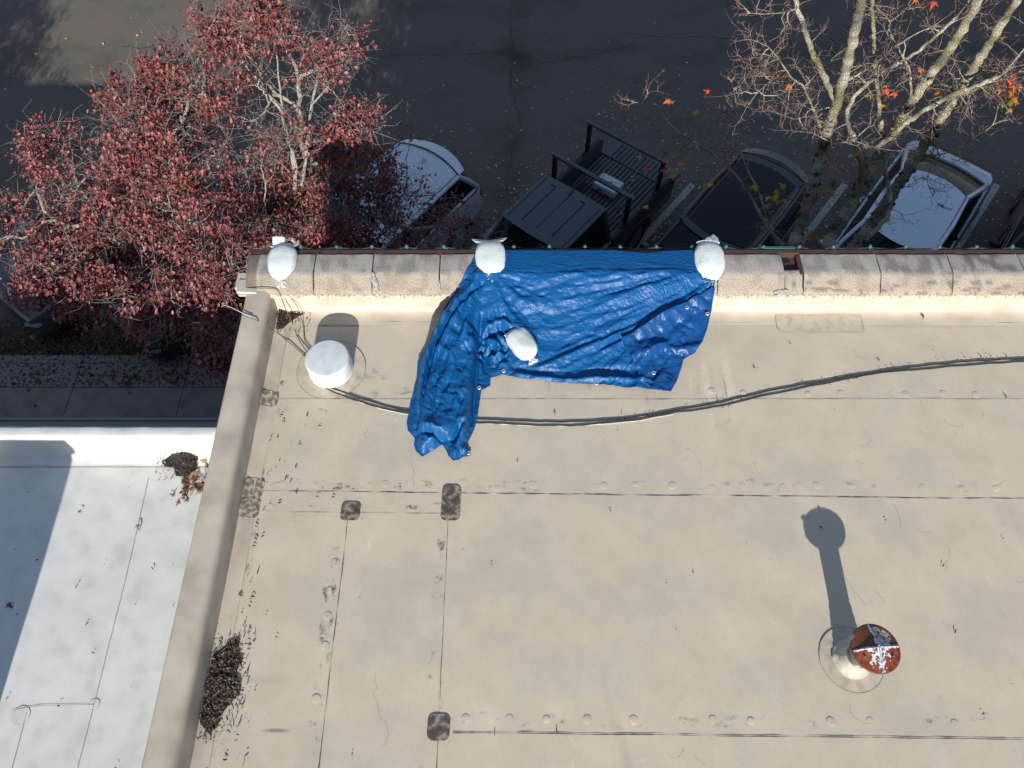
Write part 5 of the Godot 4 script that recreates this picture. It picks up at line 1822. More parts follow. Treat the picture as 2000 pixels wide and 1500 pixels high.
# splits a set of tips into ever smaller bunches and draws the limbs that reach them
func grow(mb: Mb, a: Vector3, dir: Vector3, tips: PackedVector3Array, k: float, ends: Array, depth := 0) -> void:
	var n := tips.size()
	var cen := Vector3.ZERO
	for p in tips:
		cen += p
	cen /= n
	var b := cen
	if n > 1:
		b = a.lerp(cen, rn.randf_range(0.38, 0.6) if n > 3 else 0.55)
	var ln := a.distance_to(b)
	var j := ln * 0.07
	b += Vector3(rn.randfn(0, j), rn.randfn(0, j) - (0.0 if n > 1 else 0.0), rn.randfn(0, j)) * (1.0 if n > 1 else 0.2)
	var r := limb_radius(n, k)
	var m := (a + dir * ln * 0.45).lerp(a.lerp(b, 0.5), 0.55)
	var wob := Vector3(rn.randfn(0, 1), rn.randfn(0, 1), rn.randfn(0, 1)) * ln * 0.035
	var pts := [a, m + wob, b] if n < 12 else [a, a.lerp(m, 0.55) - wob, m + wob, m.lerp(b, 0.55) - wob * 0.7, b]
	var rad := []
	var cols := []
	for i in pts.size():
		rad.append(lerpf(r, r * (0.82 if n > 1 else 0.45), float(i) / (pts.size() - 1)))
		cols.append(bark(r, pts[i]))
	mb.tube(pts, rad, 8 if n > 60 else (5 if n > 8 else 3), false, cols)
	var nd := (b - (pts[pts.size() - 2] as Vector3)).normalized()
	if n == 1:
		ends.append([b, nd])
		return
	var far := tips[0]
	for p in tips:
		if p.distance_squared_to(cen) > far.distance_squared_to(cen):
			far = p
	var opp := tips[0]
	for p in tips:
		if p.distance_squared_to(far) > opp.distance_squared_to(far):
			opp = p
	var g1 := PackedVector3Array()
	var g2 := PackedVector3Array()
	for p in tips:
		if p.distance_squared_to(far) < p.distance_squared_to(opp):
			g1.append(p)
		else:
			g2.append(p)
	if g1.is_empty() or g2.is_empty():
		for i in n:
			ends.append([tips[i], nd])
		return
	grow(mb, b, nd, g1, k, ends, depth + 1)
	grow(mb, b, nd, g2, k, ends, depth + 1)

func trees() -> void:
	red_tree()
	maple()

func red_tree() -> void:
	var base := Vector3(-4.9, 0.1, -6.5)
	var t := thing("red_leaf_tree", "broad tree with dense dark red autumn leaves at the left", "tree", base)
	# bunches of the crown: centre, spread, number of twig ends, leaf density
	var bunches := [[-6.0, 4.0, -7.4, 0.55, 110, 1.0], [-5.3, 3.6, -6.9, 0.9, 230, 1.0], [-6.3, 3.3, -6.6, 0.75, 150, 1.0], [-7.2, 3.2, -6.6, 0.5, 60, 1.0], [-5.6, 2.9, -6.2, 0.7, 150, 1.0], [-4.6, 3.0, -6.25, 0.85, 220, 1.0], [-4.2, 3.8, -6.9, 0.95, 240, 1.0], [-4.3, 4.3, -7.5, 0.85, 190, 1.0], [-3.6, 4.9, -7.8, 0.55, 80, 0.7], [-2.9, 5.3, -8.0, 0.45, 60, 0.5], [-2.35, 4.95, -7.9, 0.45, 64, 0.42], [-3.0, 4.3, -7.4, 0.65, 110, 0.25], [-3.3, 3.4, -7.0, 0.8, 160, 0.7], [-2.35, 3.6, -7.8, 0.5, 110, 0.9], [-2.5, 2.9, -7.3, 0.75, 200, 0.75], [-1.75, 2.7, -7.5, 0.55, 110, 0.5], [-2.2, 2.4, -6.6, 0.6, 120, 0.45], [-3.45, 3.5, -5.0, 0.40, 80, 1.0], [-3.49, 3.35, -4.70, 0.26, 50, 1.0], [-4.3, 3.5, -5.3, 0.55, 120, 1.0], [-5.1, 3.45, -5.5, 0.5, 90, 1.0], [-5.9, 3.4, -5.8, 0.5, 80, 1.0], [-3.4, 3.9, -5.7, 0.6, 120, 1.0], [-3.05, 3.2, -7.2, 0.5, 130, 1.0], [-2.95, 3.65, -7.7, 0.5, 100, 1.0], [-2.8, 2.7, -6.6, 0.5, 100, 1.0], [-4.2, 2.5, -5.75, 0.35, 30, 1.0], [-3.1, 2.8, -5.3, 0.3, 36, 0.7], [-1.55, 3.2, -8.7, 0.22, 14, 0.35], [-0.75, 2.2, -7.4, 0.6, 120, 0.06], [-1.4, 2.3, -7.0, 0.6, 120, 0.3], [-3.3, 2.6, -5.9, 0.4, 40, 0.4], [-4.39, 4.60, -8.17, 0.50, 90, 0.90], [-3.59, 5.10, -8.28, 0.45, 70, 0.80], [-3.10, 5.30, -8.33, 0.40, 60, 0.60], [-2.05, 5.20, -7.93, 0.36, 50, 0.60], [-5.00, 4.30, -7.96, 0.55, 110, 1.00], [-2.06, 4.20, -7.69, 0.42, 80, 0.70], [-2.09, 3.30, -7.80, 0.50, 120, 0.80], [-1.56, 2.90, -7.70, 0.50, 90, 0.50], [-0.99, 2.50, -7.58, 0.45, 70, 0.30], [-2.56, 3.10, -7.12, 0.50, 110, 0.80]]
	var tips := PackedVector3Array()
	var dens := {}
	for q in bunches:
		for i in q[4]:
			var v := Vector3(rn.randfn(0, 1), rn.randfn(0, 1), rn.randfn(0, 1)).normalized() * pow(rn.randf(), 0.42)
			v.y *= 0.62
			var p: Vector3 = Vector3(q[0], q[1], q[2]) + v * q[3]
			if p.z > -4.9 and p.x > -2.85:
				p.z = -4.9 - 0.3 * rn.randf()
			p.z = minf(p.z, -4.45)
			if p.x < -6.2 and p.y < 3.15:
				continue
			if p.x < -6.35 and p.z > -6.15:
				continue
			tips.append(p)
			dens[p] = q[5]
	var wood := Mb.new()
	var ends := []
	# two stems from a short trunk
	var trunk := Mb.new()
	var fork := Vector3(-4.72, 1.25, -6.62)
	trunk.tube([base + Vector3(0, -0.1, 0), base + Vector3(0.02, 0.3, 0), base.lerp(fork, 0.6), fork], [0.15, 0.115, 0.10, 0.10], 12, true, [bark_low, bark_low, bark_low])
	obj("trunk", trunk, M.bark, t)
	bark_high = Color(0.60, 0.55, 0.49)
	bark_moss = Color(0.30, 0.25, 0.11)
	twig_tint = Color(0.46, 0.41, 0.38)
	grow(wood, fork, Vector3(0.1, 1, -0.1).normalized(), tips, 0.0029, ends)
	for l in [[[-3.00, 3.10, -7.03, -2.84, 3.80, -7.28, -2.94, 4.40, -7.69, -3.16, 4.80, -7.81, -3.31, 5.00, -7.88], 0.030, 0.010], [[-2.87, 3.70, -7.24, -2.94, 4.30, -7.66, -2.92, 4.70, -7.94, -2.87, 5.20, -8.13], 0.020, 0.007], [[-2.80, 3.60, -7.20, -2.55, 4.40, -7.83, -2.39, 4.80, -8.00, -2.21, 5.30, -8.18], 0.024, 0.007], [[-2.54, 4.40, -7.78, -2.23, 4.70, -7.84, -2.02, 5.00, -8.02], 0.012, 0.005], [[-4.64, 3.90, -7.17, -5.11, 4.20, -7.69, -5.34, 4.40, -7.93], 0.012, 0.005], [[-4.58, 4.00, -7.34, -4.73, 4.30, -7.66, -4.79, 4.60, -8.07], 0.010, 0.004], [[-4.49, 3.60, -6.83, -5.04, 3.90, -7.17, -5.49, 4.00, -7.53], 0.014, 0.005]]:        # long bare leaders that stand out of the leaves
		var q: Array = l[0]
		var pts := []
		for i in q.size() / 3 - 1:
			for k in 6:
				var p := Vector3(q[i * 3], q[i * 3 + 1], q[i * 3 + 2]).lerp(Vector3(q[i * 3 + 3], q[i * 3 + 4], q[i * 3 + 5]), k / 6.0)
				pts.append(p + Vector3(nz.get_noise_3dv(p * 2.0), nz.get_noise_3dv(p * 2.0 + Vector3(9, 0, 0)), nz.get_noise_3dv(p * 2.0 + Vector3(0, 9, 0))) * 0.03)
		var rad := []
		for i in pts.size():
			rad.append(lerpf(l[1], l[2], float(i) / pts.size()))
		wood.tube(pts, rad, 7, true, [Color(0.62, 0.57, 0.50)])
		for k in 16:
			var p: Vector3 = pts[rn.randi_range(3, pts.size() - 1)]
			var d := Vector3(rn.randfn(0, 1), rn.randfn(0.7, 0.6), rn.randfn(0, 1)).normalized()
			var tp := PackedVector3Array()
			for i in rn.randi_range(3, 7):
				tp.append(p + d * rn.randf_range(0.12, 0.4) + Vector3(rn.randfn(0, 1), rn.randfn(0, 1), rn.randfn(0, 1)) * 0.09)
			var none := []
			grow(wood, p, d, tp, 0.0026, none)
	var own := ends.duplicate()
	for e in own:        # fine bare twigs between the leaves
		for k in rn.randi_range(1, 2):
			var d := Vector3(rn.randfn(0, 1), rn.randfn(0.2, 0.8), rn.randfn(0, 1)).normalized()
			var ln := rn.randf_range(0.12, 0.42)
			var q: Vector3 = e[0]
			wood.tube([q, q + d * ln * 0.5 + Vector3(rn.randfn(0, 1), rn.randfn(0, 1), rn.randfn(0, 1)) * ln * 0.1, q + d * ln], [0.003, 0.0026, 0.0016], 3, false, [Color(0.46, 0.42, 0.40)])
	obj("limbs", wood, M.bark, t)
	var xf := []
	var cols := []
	var tint := [Color(0.155, 0.024, 0.030), Color(0.10, 0.017, 0.024), Color(0.21, 0.036, 0.040), Color(0.28, 0.085, 0.08), Color(0.07, 0.016, 0.022), Color(0.22, 0.07, 0.06), Color(0.28, 0.075, 0.028), Color(0.17, 0.035, 0.038)]
	for e in ends:
		var p: Vector3 = e[0]
		var d: float = dens.get(p, 0.8)
		var near := 0.0
		if not dens.has(p):     # the drawn end was nudged: look up by bunch
			var best := 9.0
			for q in bunches:
				var dd: float = p.distance_to(Vector3(q[0], q[1], q[2])) / q[3]
				if dd < best:
					best = dd
					d = q[5]
		var cl := nz.get_noise_3dv(p * 1.3)
		var cnt := int(round(d * clampf(1.0 + cl * 2.6, 0.06, 2.0) * rn.randf_range(6.0, 26.0)))
		var pick: Color = tint[clampi(int(absf(nz.get_noise_3dv(p * 0.9 + Vector3(30, 0, 0))) * 12.0), 0, 7)]
		for i in cnt:
			var o := Vector3(rn.randfn(0, 1), rn.randfn(0, 0.8), rn.randfn(0, 1)) * 0.058
			var s := rn.randf_range(0.022, 0.056)
			var b := Basis.from_euler(Vector3(rn.randf_range(-0.7, 1.3), rn.randf_range(0, TAU), rn.randf_range(-0.9, 0.9))).scaled(Vector3(s, s * 1.1, s * rn.randf_range(1.05, 1.6)))
			xf.append(Transform3D(b, p + o))
			var c: Color = (tint[rn.randi() % 8] as Color).lerp(pick, 0.45)
			if p.x > -3.6 and p.y < 3.0 and p.z > -6.3 and rn.randf() < 0.45:
				c = Color(0.34, 0.18, 0.04)
			cols.append((c * rn.randf_range(0.75, 1.7)).lerp(Color(0.42, 0.20, 0.19), 0.9 * pow(rn.randf(), 4.0)))
	many("crown", leaf_mesh(true).mesh(), M.leaf, xf, cols, t)
	# its neighbour along the street, whose shadow reaches the far side
	var u := t.duplicate() as Node3D
	u.name = numbered("red_leaf_tree", self)
	add_child(u, true)
	u.position += Vector3(-9.3, 0, 0.0)
	u.set_meta("label", "second red-leaved street tree beyond the left edge of the photo")
	for o in [t, u]:
		o.set_meta("group", "red-leaved street trees")

func maple() -> void:
	var base := Vector3(4.35, 0.1, -6.4)
	var t := thing("maple_tree", "bare mossy many-stemmed maple with a few orange leaves at the right", "tree", base)
	bark_high = Color(0.68, 0.63, 0.48)
	bark_moss = Color(0.30, 0.28, 0.10)
	twig_tint = Color(0.50, 0.36, 0.31)
	var b0 := [4.30, 0.05, -6.45, 4.0, 1.3, -6.5]
	# limb: radius at start and end, how many twigs, points
	var limbs := [
		["trunk", 0.115, 0.06, 26, [4.28, 0.05, -6.42, 4.02, 1.4, -6.55, 3.98, 2.6, -6.86, 4.13, 3.0, -7.3, 4.22, 3.45, -7.65, 4.22, 3.85, -7.82, 4.15, 4.5, -7.83, 4.06, 5.0, -7.82, 3.95, 5.5, -7.78, 3.79, 6.0, -7.67]],
		["trunk", 0.135, 0.06, 30, [4.42, 0.05, -6.36, 4.45, 1.4, -6.5, 4.51, 2.5, -6.94, 4.68, 2.8, -7.21, 4.94, 3.3, -7.62, 5.2, 3.9, -7.98, 5.32, 4.3, -8.12, 5.42, 4.9, -8.16, 5.38, 5.5, -8.07, 5.28, 5.8, -7.99]],
		["trunk", 0.145, 0.055, 30, [4.55, 0.05, -6.42, 4.75, 1.4, -6.6, 4.97, 2.4, -7.05, 5.4, 2.75, -7.55, 5.80, 3.05, -8.1, 5.97, 3.4, -8.32, 5.98, 3.85, -8.33, 6.03, 4.5, -8.38, 6.0, 5.2, -8.33, 5.91, 5.6, -8.21]],
		["limb", 0.045, 0.032, 8, [4.15, 4.4, -7.83, 3.98, 4.6, -8.07, 3.84, 4.75, -8.27, 3.7, 4.95, -8.44, 3.47, 5.3, -8.59, 3.36, 5.5, -8.58]],
		["limb", 0.04, 0.025, 8, [5.02, 2.45, -7.1, 5.36, 2.9, -7.33, 5.26, 3.3, -7.8, 5.05, 3.8, -8.05, 4.83, 4.3, -8.26, 4.55, 4.9, -8.31, 4.19, 5.6, -8.21]],
		["limb", 0.05, 0.03, 22, [4.90, 3.2, -7.58, 4.78, 3.5, -7.5, 4.66, 3.85, -7.42, 4.92, 4.1, -7.56, 5.24, 4.25, -7.77, 5.61, 4.4, -7.93, 5.9, 4.5, -8.0, 6.2, 4.6, -8.07]],
		["limb", 0.04, 0.02, 14, [4.94, 3.3, -7.62, 4.55, 3.9, -7.68, 4.33, 4.3, -7.81, 4.47, 4.6, -7.92, 4.6, 4.9, -7.82, 4.85, 5.2, -7.79, 4.98, 5.7, -7.67]],
		["limb", 0.038, 0.018, 10, [4.0, 2.0, -6.7, 4.08, 2.25, -7.15, 3.78, 2.5, -7.43, 3.56, 2.7, -7.8, 3.32, 2.9, -8.06, 3.19, 3.0, -8.11]],
		["limb", 0.018, 0.006, 14, [3.19, 3.0, -8.11, 2.9, 3.1, -8.38, 2.49, 3.2, -8.62, 2.27, 3.3, -8.85, 2.17, 3.35, -9.07, 1.82, 3.4, -9.07]],
		["limb", 0.013, 0.005, 12, [3.19, 3.0, -8.11, 3.29, 3.2, -8.64, 3.36, 3.3, -9.02, 3.33, 3.4, -9.53]],
		["limb", 0.011, 0.004, 8, [2.9, 3.1, -8.38, 2.68, 3.0, -8.54, 2.39, 2.9, -8.54, 2.09, 2.8, -8.43]],
		["limb", 0.026, 0.010, 10, [4.0, 1.9, -6.7, 4.0, 2.2, -7.24, 3.76, 2.6, -7.49, 3.58, 2.9, -7.8, 3.45, 3.0, -8.11, 3.3, 3.2, -8.42]],
		["limb", 0.026, 0.009, 16, [4.22, 3.85, -7.84, 4.1, 4.0, -7.92, 3.94, 4.2, -8.13, 3.86, 4.3, -8.26, 3.67, 4.4, -8.33, 3.47, 4.6, -8.42, 3.31, 4.7, -8.54]],
		["limb", 0.010, 0.005, 6, [3.86, 4.3, -8.26, 3.97, 4.4, -8.33, 4.09, 4.5, -8.41]],
		["limb", 0.010, 0.004, 9, [3.47, 4.6, -8.42, 3.27, 4.6, -8.53, 3.09, 4.6, -8.42]],
		["limb", 0.010, 0.004, 9, [3.47, 4.6, -8.42, 3.38, 4.5, -8.2, 3.18, 4.4, -8.03]],
		["limb", 0.012, 0.004, 10, [4.2, 4.0, -7.9, 3.93, 4.1, -7.92, 3.72, 4.1, -7.88, 3.55, 4.1, -7.98]],
		["limb", 0.011, 0.004, 8, [3.52, 5.2, -8.56, 3.28, 5.2, -8.48, 3.09, 5.2, -8.46, 2.93, 5.2, -8.48]],
		["limb", 0.020, 0.008, 12, [4.12, 4.7, -7.82, 4.47, 4.8, -8.0, 4.81, 4.9, -8.26, 5.05, 5.0, -8.37]],
		["limb", 0.024, 0.010, 16, [5.6, 4.38, -7.9, 5.92, 4.4, -8.08, 6.4, 4.4, -8.33, 6.71, 4.7, -8.6]],
		["limb", 0.018, 0.007, 14, [5.95, 4.1, -8.3, 6.14, 4.2, -8.3, 6.47, 4.3, -8.36, 6.81, 4.3, -8.57]],
		["limb", 0.024, 0.008, 12, [5.28, 4.2, -8.1, 5.1, 4.6, -8.2, 4.81, 4.9, -8.41, 4.77, 5.0, -8.58, 4.96, 5.1, -8.69]],
		["limb", 0.010, 0.003, 14, [5.99, 3.35, -8.30, 6.19, 3.2, -8.2, 5.95, 3.1, -7.81, 6.0, 3.05, -7.4]],
		["limb", 0.014, 0.005, 12, [5.85, 3.1, -8.2, 6.1, 3.4, -8.0, 6.3, 3.7, -7.9, 6.5, 3.9, -8.0]],
		["limb", 0.012, 0.004, 10, [4.2, 3.7, -7.75, 4.35, 3.95, -7.6, 4.5, 4.05, -7.5]]]
	var ends := []
	for l in limbs:
		var q: Array = l[4]
		var cv := Curve3D.new()
		var n := q.size() / 3
		for i in n:
			var p := Vector3(q[i * 3], q[i * 3 + 1], q[i * 3 + 2])
			var tg := Vector3.ZERO
			if i > 0 and i < n - 1:
				tg = Vector3(q[i * 3 + 3] - q[i * 3 - 3], q[i * 3 + 4] - q[i * 3 - 2], q[i * 3 + 5] - q[i * 3 - 1]) * 0.16
			cv.add_point(p, -tg, tg)
		var tot := cv.get_baked_length()
		var m := int(tot / 0.05) + 3
		var pts := []
		var rad := []
		var cols := []
		for i in m:
			var s := float(i) / (m - 1)
			var p := cv.sample_baked(tot * s, true)
			var r := 0.9 * lerpf(l[1], l[2], pow(s, 0.8))
			p += Vector3(nz.get_noise_2d(i * 0.35, tot * 9.0), nz.get_noise_2d(i * 0.35, tot * 9.0 + 40), nz.get_noise_2d(i * 0.35, tot * 9.0 + 80)) * minf(r * 0.9, 0.025)
			pts.append(p)
			rad.append(r * (1.0 + 0.30 * nz.get_noise_2d(i * 0.8, l[1] * 900.0)))
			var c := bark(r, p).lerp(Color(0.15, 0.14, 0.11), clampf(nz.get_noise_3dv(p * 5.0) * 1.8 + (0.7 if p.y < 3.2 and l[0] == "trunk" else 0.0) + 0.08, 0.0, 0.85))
			cols.append(c)
		var mb := Mb.new()
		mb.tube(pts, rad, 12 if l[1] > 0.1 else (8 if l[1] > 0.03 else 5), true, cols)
		# knots of moss on the thick stems
		if l[1] > 0.1:
			for k in 90:
				var s := rn.randf_range(0.25, 0.72)
				var p := cv.sample_baked(tot * s, true)
				var r := lerpf(l[1], l[2], pow(s, 0.8))
				var d := Vector3(rn.randfn(0, 1), rn.randfn(0, 1), rn.randfn(0, 1)).normalized()
				var w := rn.randf_range(0.012, 0.035)
				mb.col = Color(0.14, 0.125, 0.055).lerp(Color(0.06, 0.055, 0.035), rn.randf())
				var c := p + d * r * 0.92
				mb.tube([c - Vector3(0, w, 0), c - Vector3(0, w * 0.5, 0) + d * w * 0.3, c + Vector3(w * 0.3, w * 0.5, 0) + d * w * 0.3, c + Vector3(0, w, 0)], [w * 0.3, w, w * 0.8, w * 0.2], 6)
			mb.col = Color.WHITE
		# side twigs
		var cnt: int = int(l[3] * 1.0)
		for k in cnt:
			var s := rn.randf_range(0.12 if l[1] < 0.1 else 0.34, 1.0) if k > 1 else 1.0
			var p := cv.sample_baked(tot * s, true)
			if p.y < 1.9:
				continue
			var ax := (cv.sample_baked(minf(tot, tot * s + 0.05), true) - cv.sample_baked(maxf(0.0, tot * s - 0.05), true)).normalized()
			var d := Vector3(rn.randfn(0, 1), rn.randfn(0.25, 0.8), rn.randfn(0.2, 1))
			d = (d - ax * d.dot(ax) * 0.7).normalized()
			if k <= 1:
				d = (ax + d * 0.5).normalized()
			var ln := rn.randf_range(0.16, 0.55) * (0.8 if p.y < 3.6 else 1.0)
			var tp := PackedVector3Array()
			for i in rn.randi_range(4, 11):
				tp.append(p + d * ln * rn.randf_range(0.45, 1.1) + Vector3(rn.randfn(0, 1), rn.randfn(0.3, 0.9), rn.randfn(0, 1)) * ln * 0.24)
			grow(mb, p, (d + ax * 0.5).normalized(), tp, 0.0030, ends)
		obj(l[0], mb, M.bark, t)
	# short upturned shoots at the twig ends
	var sh := Mb.new()
	for e in ends:
		if rn.randf() < 0.75:
			for k in rn.randi_range(1, 3):
				var d: Vector3 = ((e[1] as Vector3) * 0.7 + Vector3(rn.randfn(0, 0.5), rn.randf_range(0.1, 1.0), rn.randfn(0, 0.5))).normalized()
				var ln := rn.randf_range(0.03, 0.10)
				sh.tube([e[0], (e[0] as Vector3) + d * ln], [0.0028, 0.0020], 3, false, [Color(0.40, 0.24, 0.21), Color(0.42, 0.20, 0.20)])
	var so := obj("buds", sh, M.bark, t)
	so.set_meta("kind", "stuff")
	# the last leaves, each its own
	var lm := leaf_mesh(false).mesh()
	var lc := {"r": Color(0.62, 0.075, 0.025), "o": Color(0.66, 0.19, 0.025), "y": Color(0.50, 0.30, 0.03), "g": Color(0.20, 0.19, 0.03), "m": Color(0.46, 0.17, 0.03)}
	var mats := {}
	for c in lc:
		for k in 2:
			var m := mat("maple_leaf_" + c + str(k), (lc[c] * (1.0 - 0.3 * k)).linear_to_srgb(), 0.6)
			m.backlight_enabled = true
			m.backlight = Color(0.4, 0.4, 0.4)
			mats[c + str(k)] = m
	var spots := [["o", 2, 2.35, 3.3, -9.19, 0.06], ["r", 2, 2.16, 3.2, -8.95, 0.03], ["o", 1, 2.78, 3.3, -8.94, 0.03], ["r", 1, 3.01, 3.3, -9.47, 0.02], ["g", 4, 2.51, 3.0, -8.54, 0.05], ["o", 3, 2.01, 2.9, -8.54, 0.09], ["y", 5, 2.34, 2.9, -8.11, 0.08], ["r", 2, 2.26, 2.9, -8.35, 0.06], ["o", 3, 2.51, 2.9, -8.41, 0.05], ["r", 2, 2.04, 2.8, -8.32, 0.03], ["y", 2, 2.9, 2.8, -8.0, 0.03], ["r", 1, 3.1, 3.1, -8.9, 0.03], ["o", 1, 2.0, 2.6, -7.75, 0.02],
		["g", 9, 3.72, 2.75, -7.55, 0.13], ["y", 4, 3.9, 2.9, -7.7, 0.10], ["m", 2, 3.45, 2.9, -7.9, 0.05], ["o", 9, 4.62, 3.3, -7.85, 0.10], ["g", 6, 4.50, 3.2, -7.72, 0.10], ["y", 6, 3.75, 3.0, -7.6, 0.12], ["y", 5, 4.48, 3.1, -7.55, 0.06], ["m", 6, 4.38, 2.6, -7.2, 0.08], ["g", 3, 4.4, 2.5, -7.25, 0.06], ["y", 3, 4.25, 1.6, -6.75, 0.06], ["g", 2, 4.30, 2.9, -7.95, 0.04],
		["r", 4, 5.0, 4.2, -8.25, 0.05], ["r", 1, 5.75, 4.5, -7.98, 0.02], ["o", 2, 5.55, 4.35, -8.1, 0.03], ["y", 1, 5.5, 4.3, -8.22, 0.02], ["r", 1, 5.9, 5.0, -8.5, 0.01], ["r", 1, 5.65, 5.1, -8.6, 0.02], ["o", 1, 6.25, 4.9, -8.45, 0.01], ["r", 10, 6.42, 4.4, -8.15, 0.10], ["o", 10, 6.5, 4.4, -8.05, 0.09], ["y", 8, 6.42, 4.35, -7.92, 0.07], ["g", 3, 6.45, 4.3, -7.9, 0.05], ["o", 3, 5.3, 4.6, -8.2, 0.15], ["y", 3, 5.05, 4.3, -8.0, 0.15], ["o", 2, 3.6, 4.5, -8.3, 0.2], ["r", 2, 5.2, 5.2, -8.7, 0.03], ["o", 2, 5.05, 5.2, -8.72, 0.03], ["r", 1, 3.45, 4.5, -8.2, 0.02], ["r", 1, 4.72, 3.6, -8.0, 0.02], ["o", 1, 4.62, 3.75, -7.6, 0.01]]
	for s in spots:
		for k in s[1]:
			var o := obj("leaf", lm, mats[s[0] + str(k % 2)], t)
			var sz := rn.randf_range(0.12, 0.19) * (0.85 if s[5] < 0.025 else 1.0)
			o.position = Vector3(s[2], s[3], s[4]) + Vector3(rn.randfn(0, 1), rn.randfn(0, 0.5), rn.randfn(0, 1)) * s[5] - base
			o.rotation = Vector3(rn.randf_range(-0.3, 0.8), rn.randf_range(0, TAU), rn.randf_range(-0.5, 0.5))
			o.scale = Vector3.ONE * sz

# ---------------------------------------------------------------- fallen leaves and debris
func bit_mesh() -> Mb:
	var m := Mb.new()      # a curled dry strip
	var a := PackedVector3Array()
	var b := PackedVector3Array()
	for i in 5:
		var t := i / 4.0
		var p := Vector3(0.12 * sin(t * 2.5), 0.16 * sin(t * PI), t - 0.5)
		a.append(p + Vector3(0.16 * sin(PI * (0.15 + 0.7 * t)), 0.04, 0))
		b.append(p - Vector3(0.16 * sin(PI * (0.15 + 0.7 * t)), -0.02, 0))
	m.loft([a, b], false, false, true, Vector3.UP)
	return m

func debris(label: String, outline: PackedVector2Array, ground: Callable, hgt: float, count: int, tones: Array, size: float, with_mound := true, mesh: Mesh = null) -> void:
	var lo := outline[0]
	var hi := outline[0]
	for p in outline:
		lo = lo.min(p)
		hi = hi.max(p)
	var cen := (lo + hi) * 0.5
	var t := thing("debris_pile", label, "debris", Vector3(cen.x, ground.call(cen.x, cen.y), cen.y))
	var ring := outline.duplicate()
	ring.append(outline[0])
	var hf := func(x: float, z: float) -> float:
		var e := seg_dist(Vector2(x, z), ring).x
		return ground.call(x, z) + 0.002 + hgt * smoothstep(0.0, 0.12, e) * (0.7 + 0.6 * nz.get_noise_2d(x * 6.0, z * 6.0)) + 0.006 * absf(nz.get_noise_2d(x * 30.0, z * 30.0))
	if with_mound:
		var mb := Mb.new()
		mb.sheet(outline, 0.018, hf)
		obj("mound", mb, M.mound, t)
	var xf := []
	var cols := []
	var k := 0
	while xf.size() < count and k < count * 8:
		k += 1
		var p := Vector2(rn.randf_range(lo.x - 0.05, hi.x + 0.05), rn.randf_range(lo.y - 0.05, hi.y + 0.05))
		var inside := Geometry2D.is_point_in_polygon(p, outline)
		if not inside and rn.randf() > 0.10:
			continue
		var y: float = hf.call(p.x, p.y) if inside and with_mound else ground.call(p.x, p.y) + (hgt * rn.randf() * 0.5 if inside else 0.0)
		var s := size * rn.randf_range(0.6, 1.3)
		xf.append(Transform3D(Basis.from_euler(Vector3(rn.randfn(0, 0.5), rn.randf_range(0, TAU), rn.randfn(0, 0.6))).scaled(Vector3.ONE * s), Vector3(p.x, y + 0.004, p.y)))
		cols.append((tones[rn.randi() % tones.size()] as Color) * rn.randf_range(0.6, 1.3))
	many("scraps", mesh if mesh else bit_mesh().mesh(), M.debris, xf, cols, t)

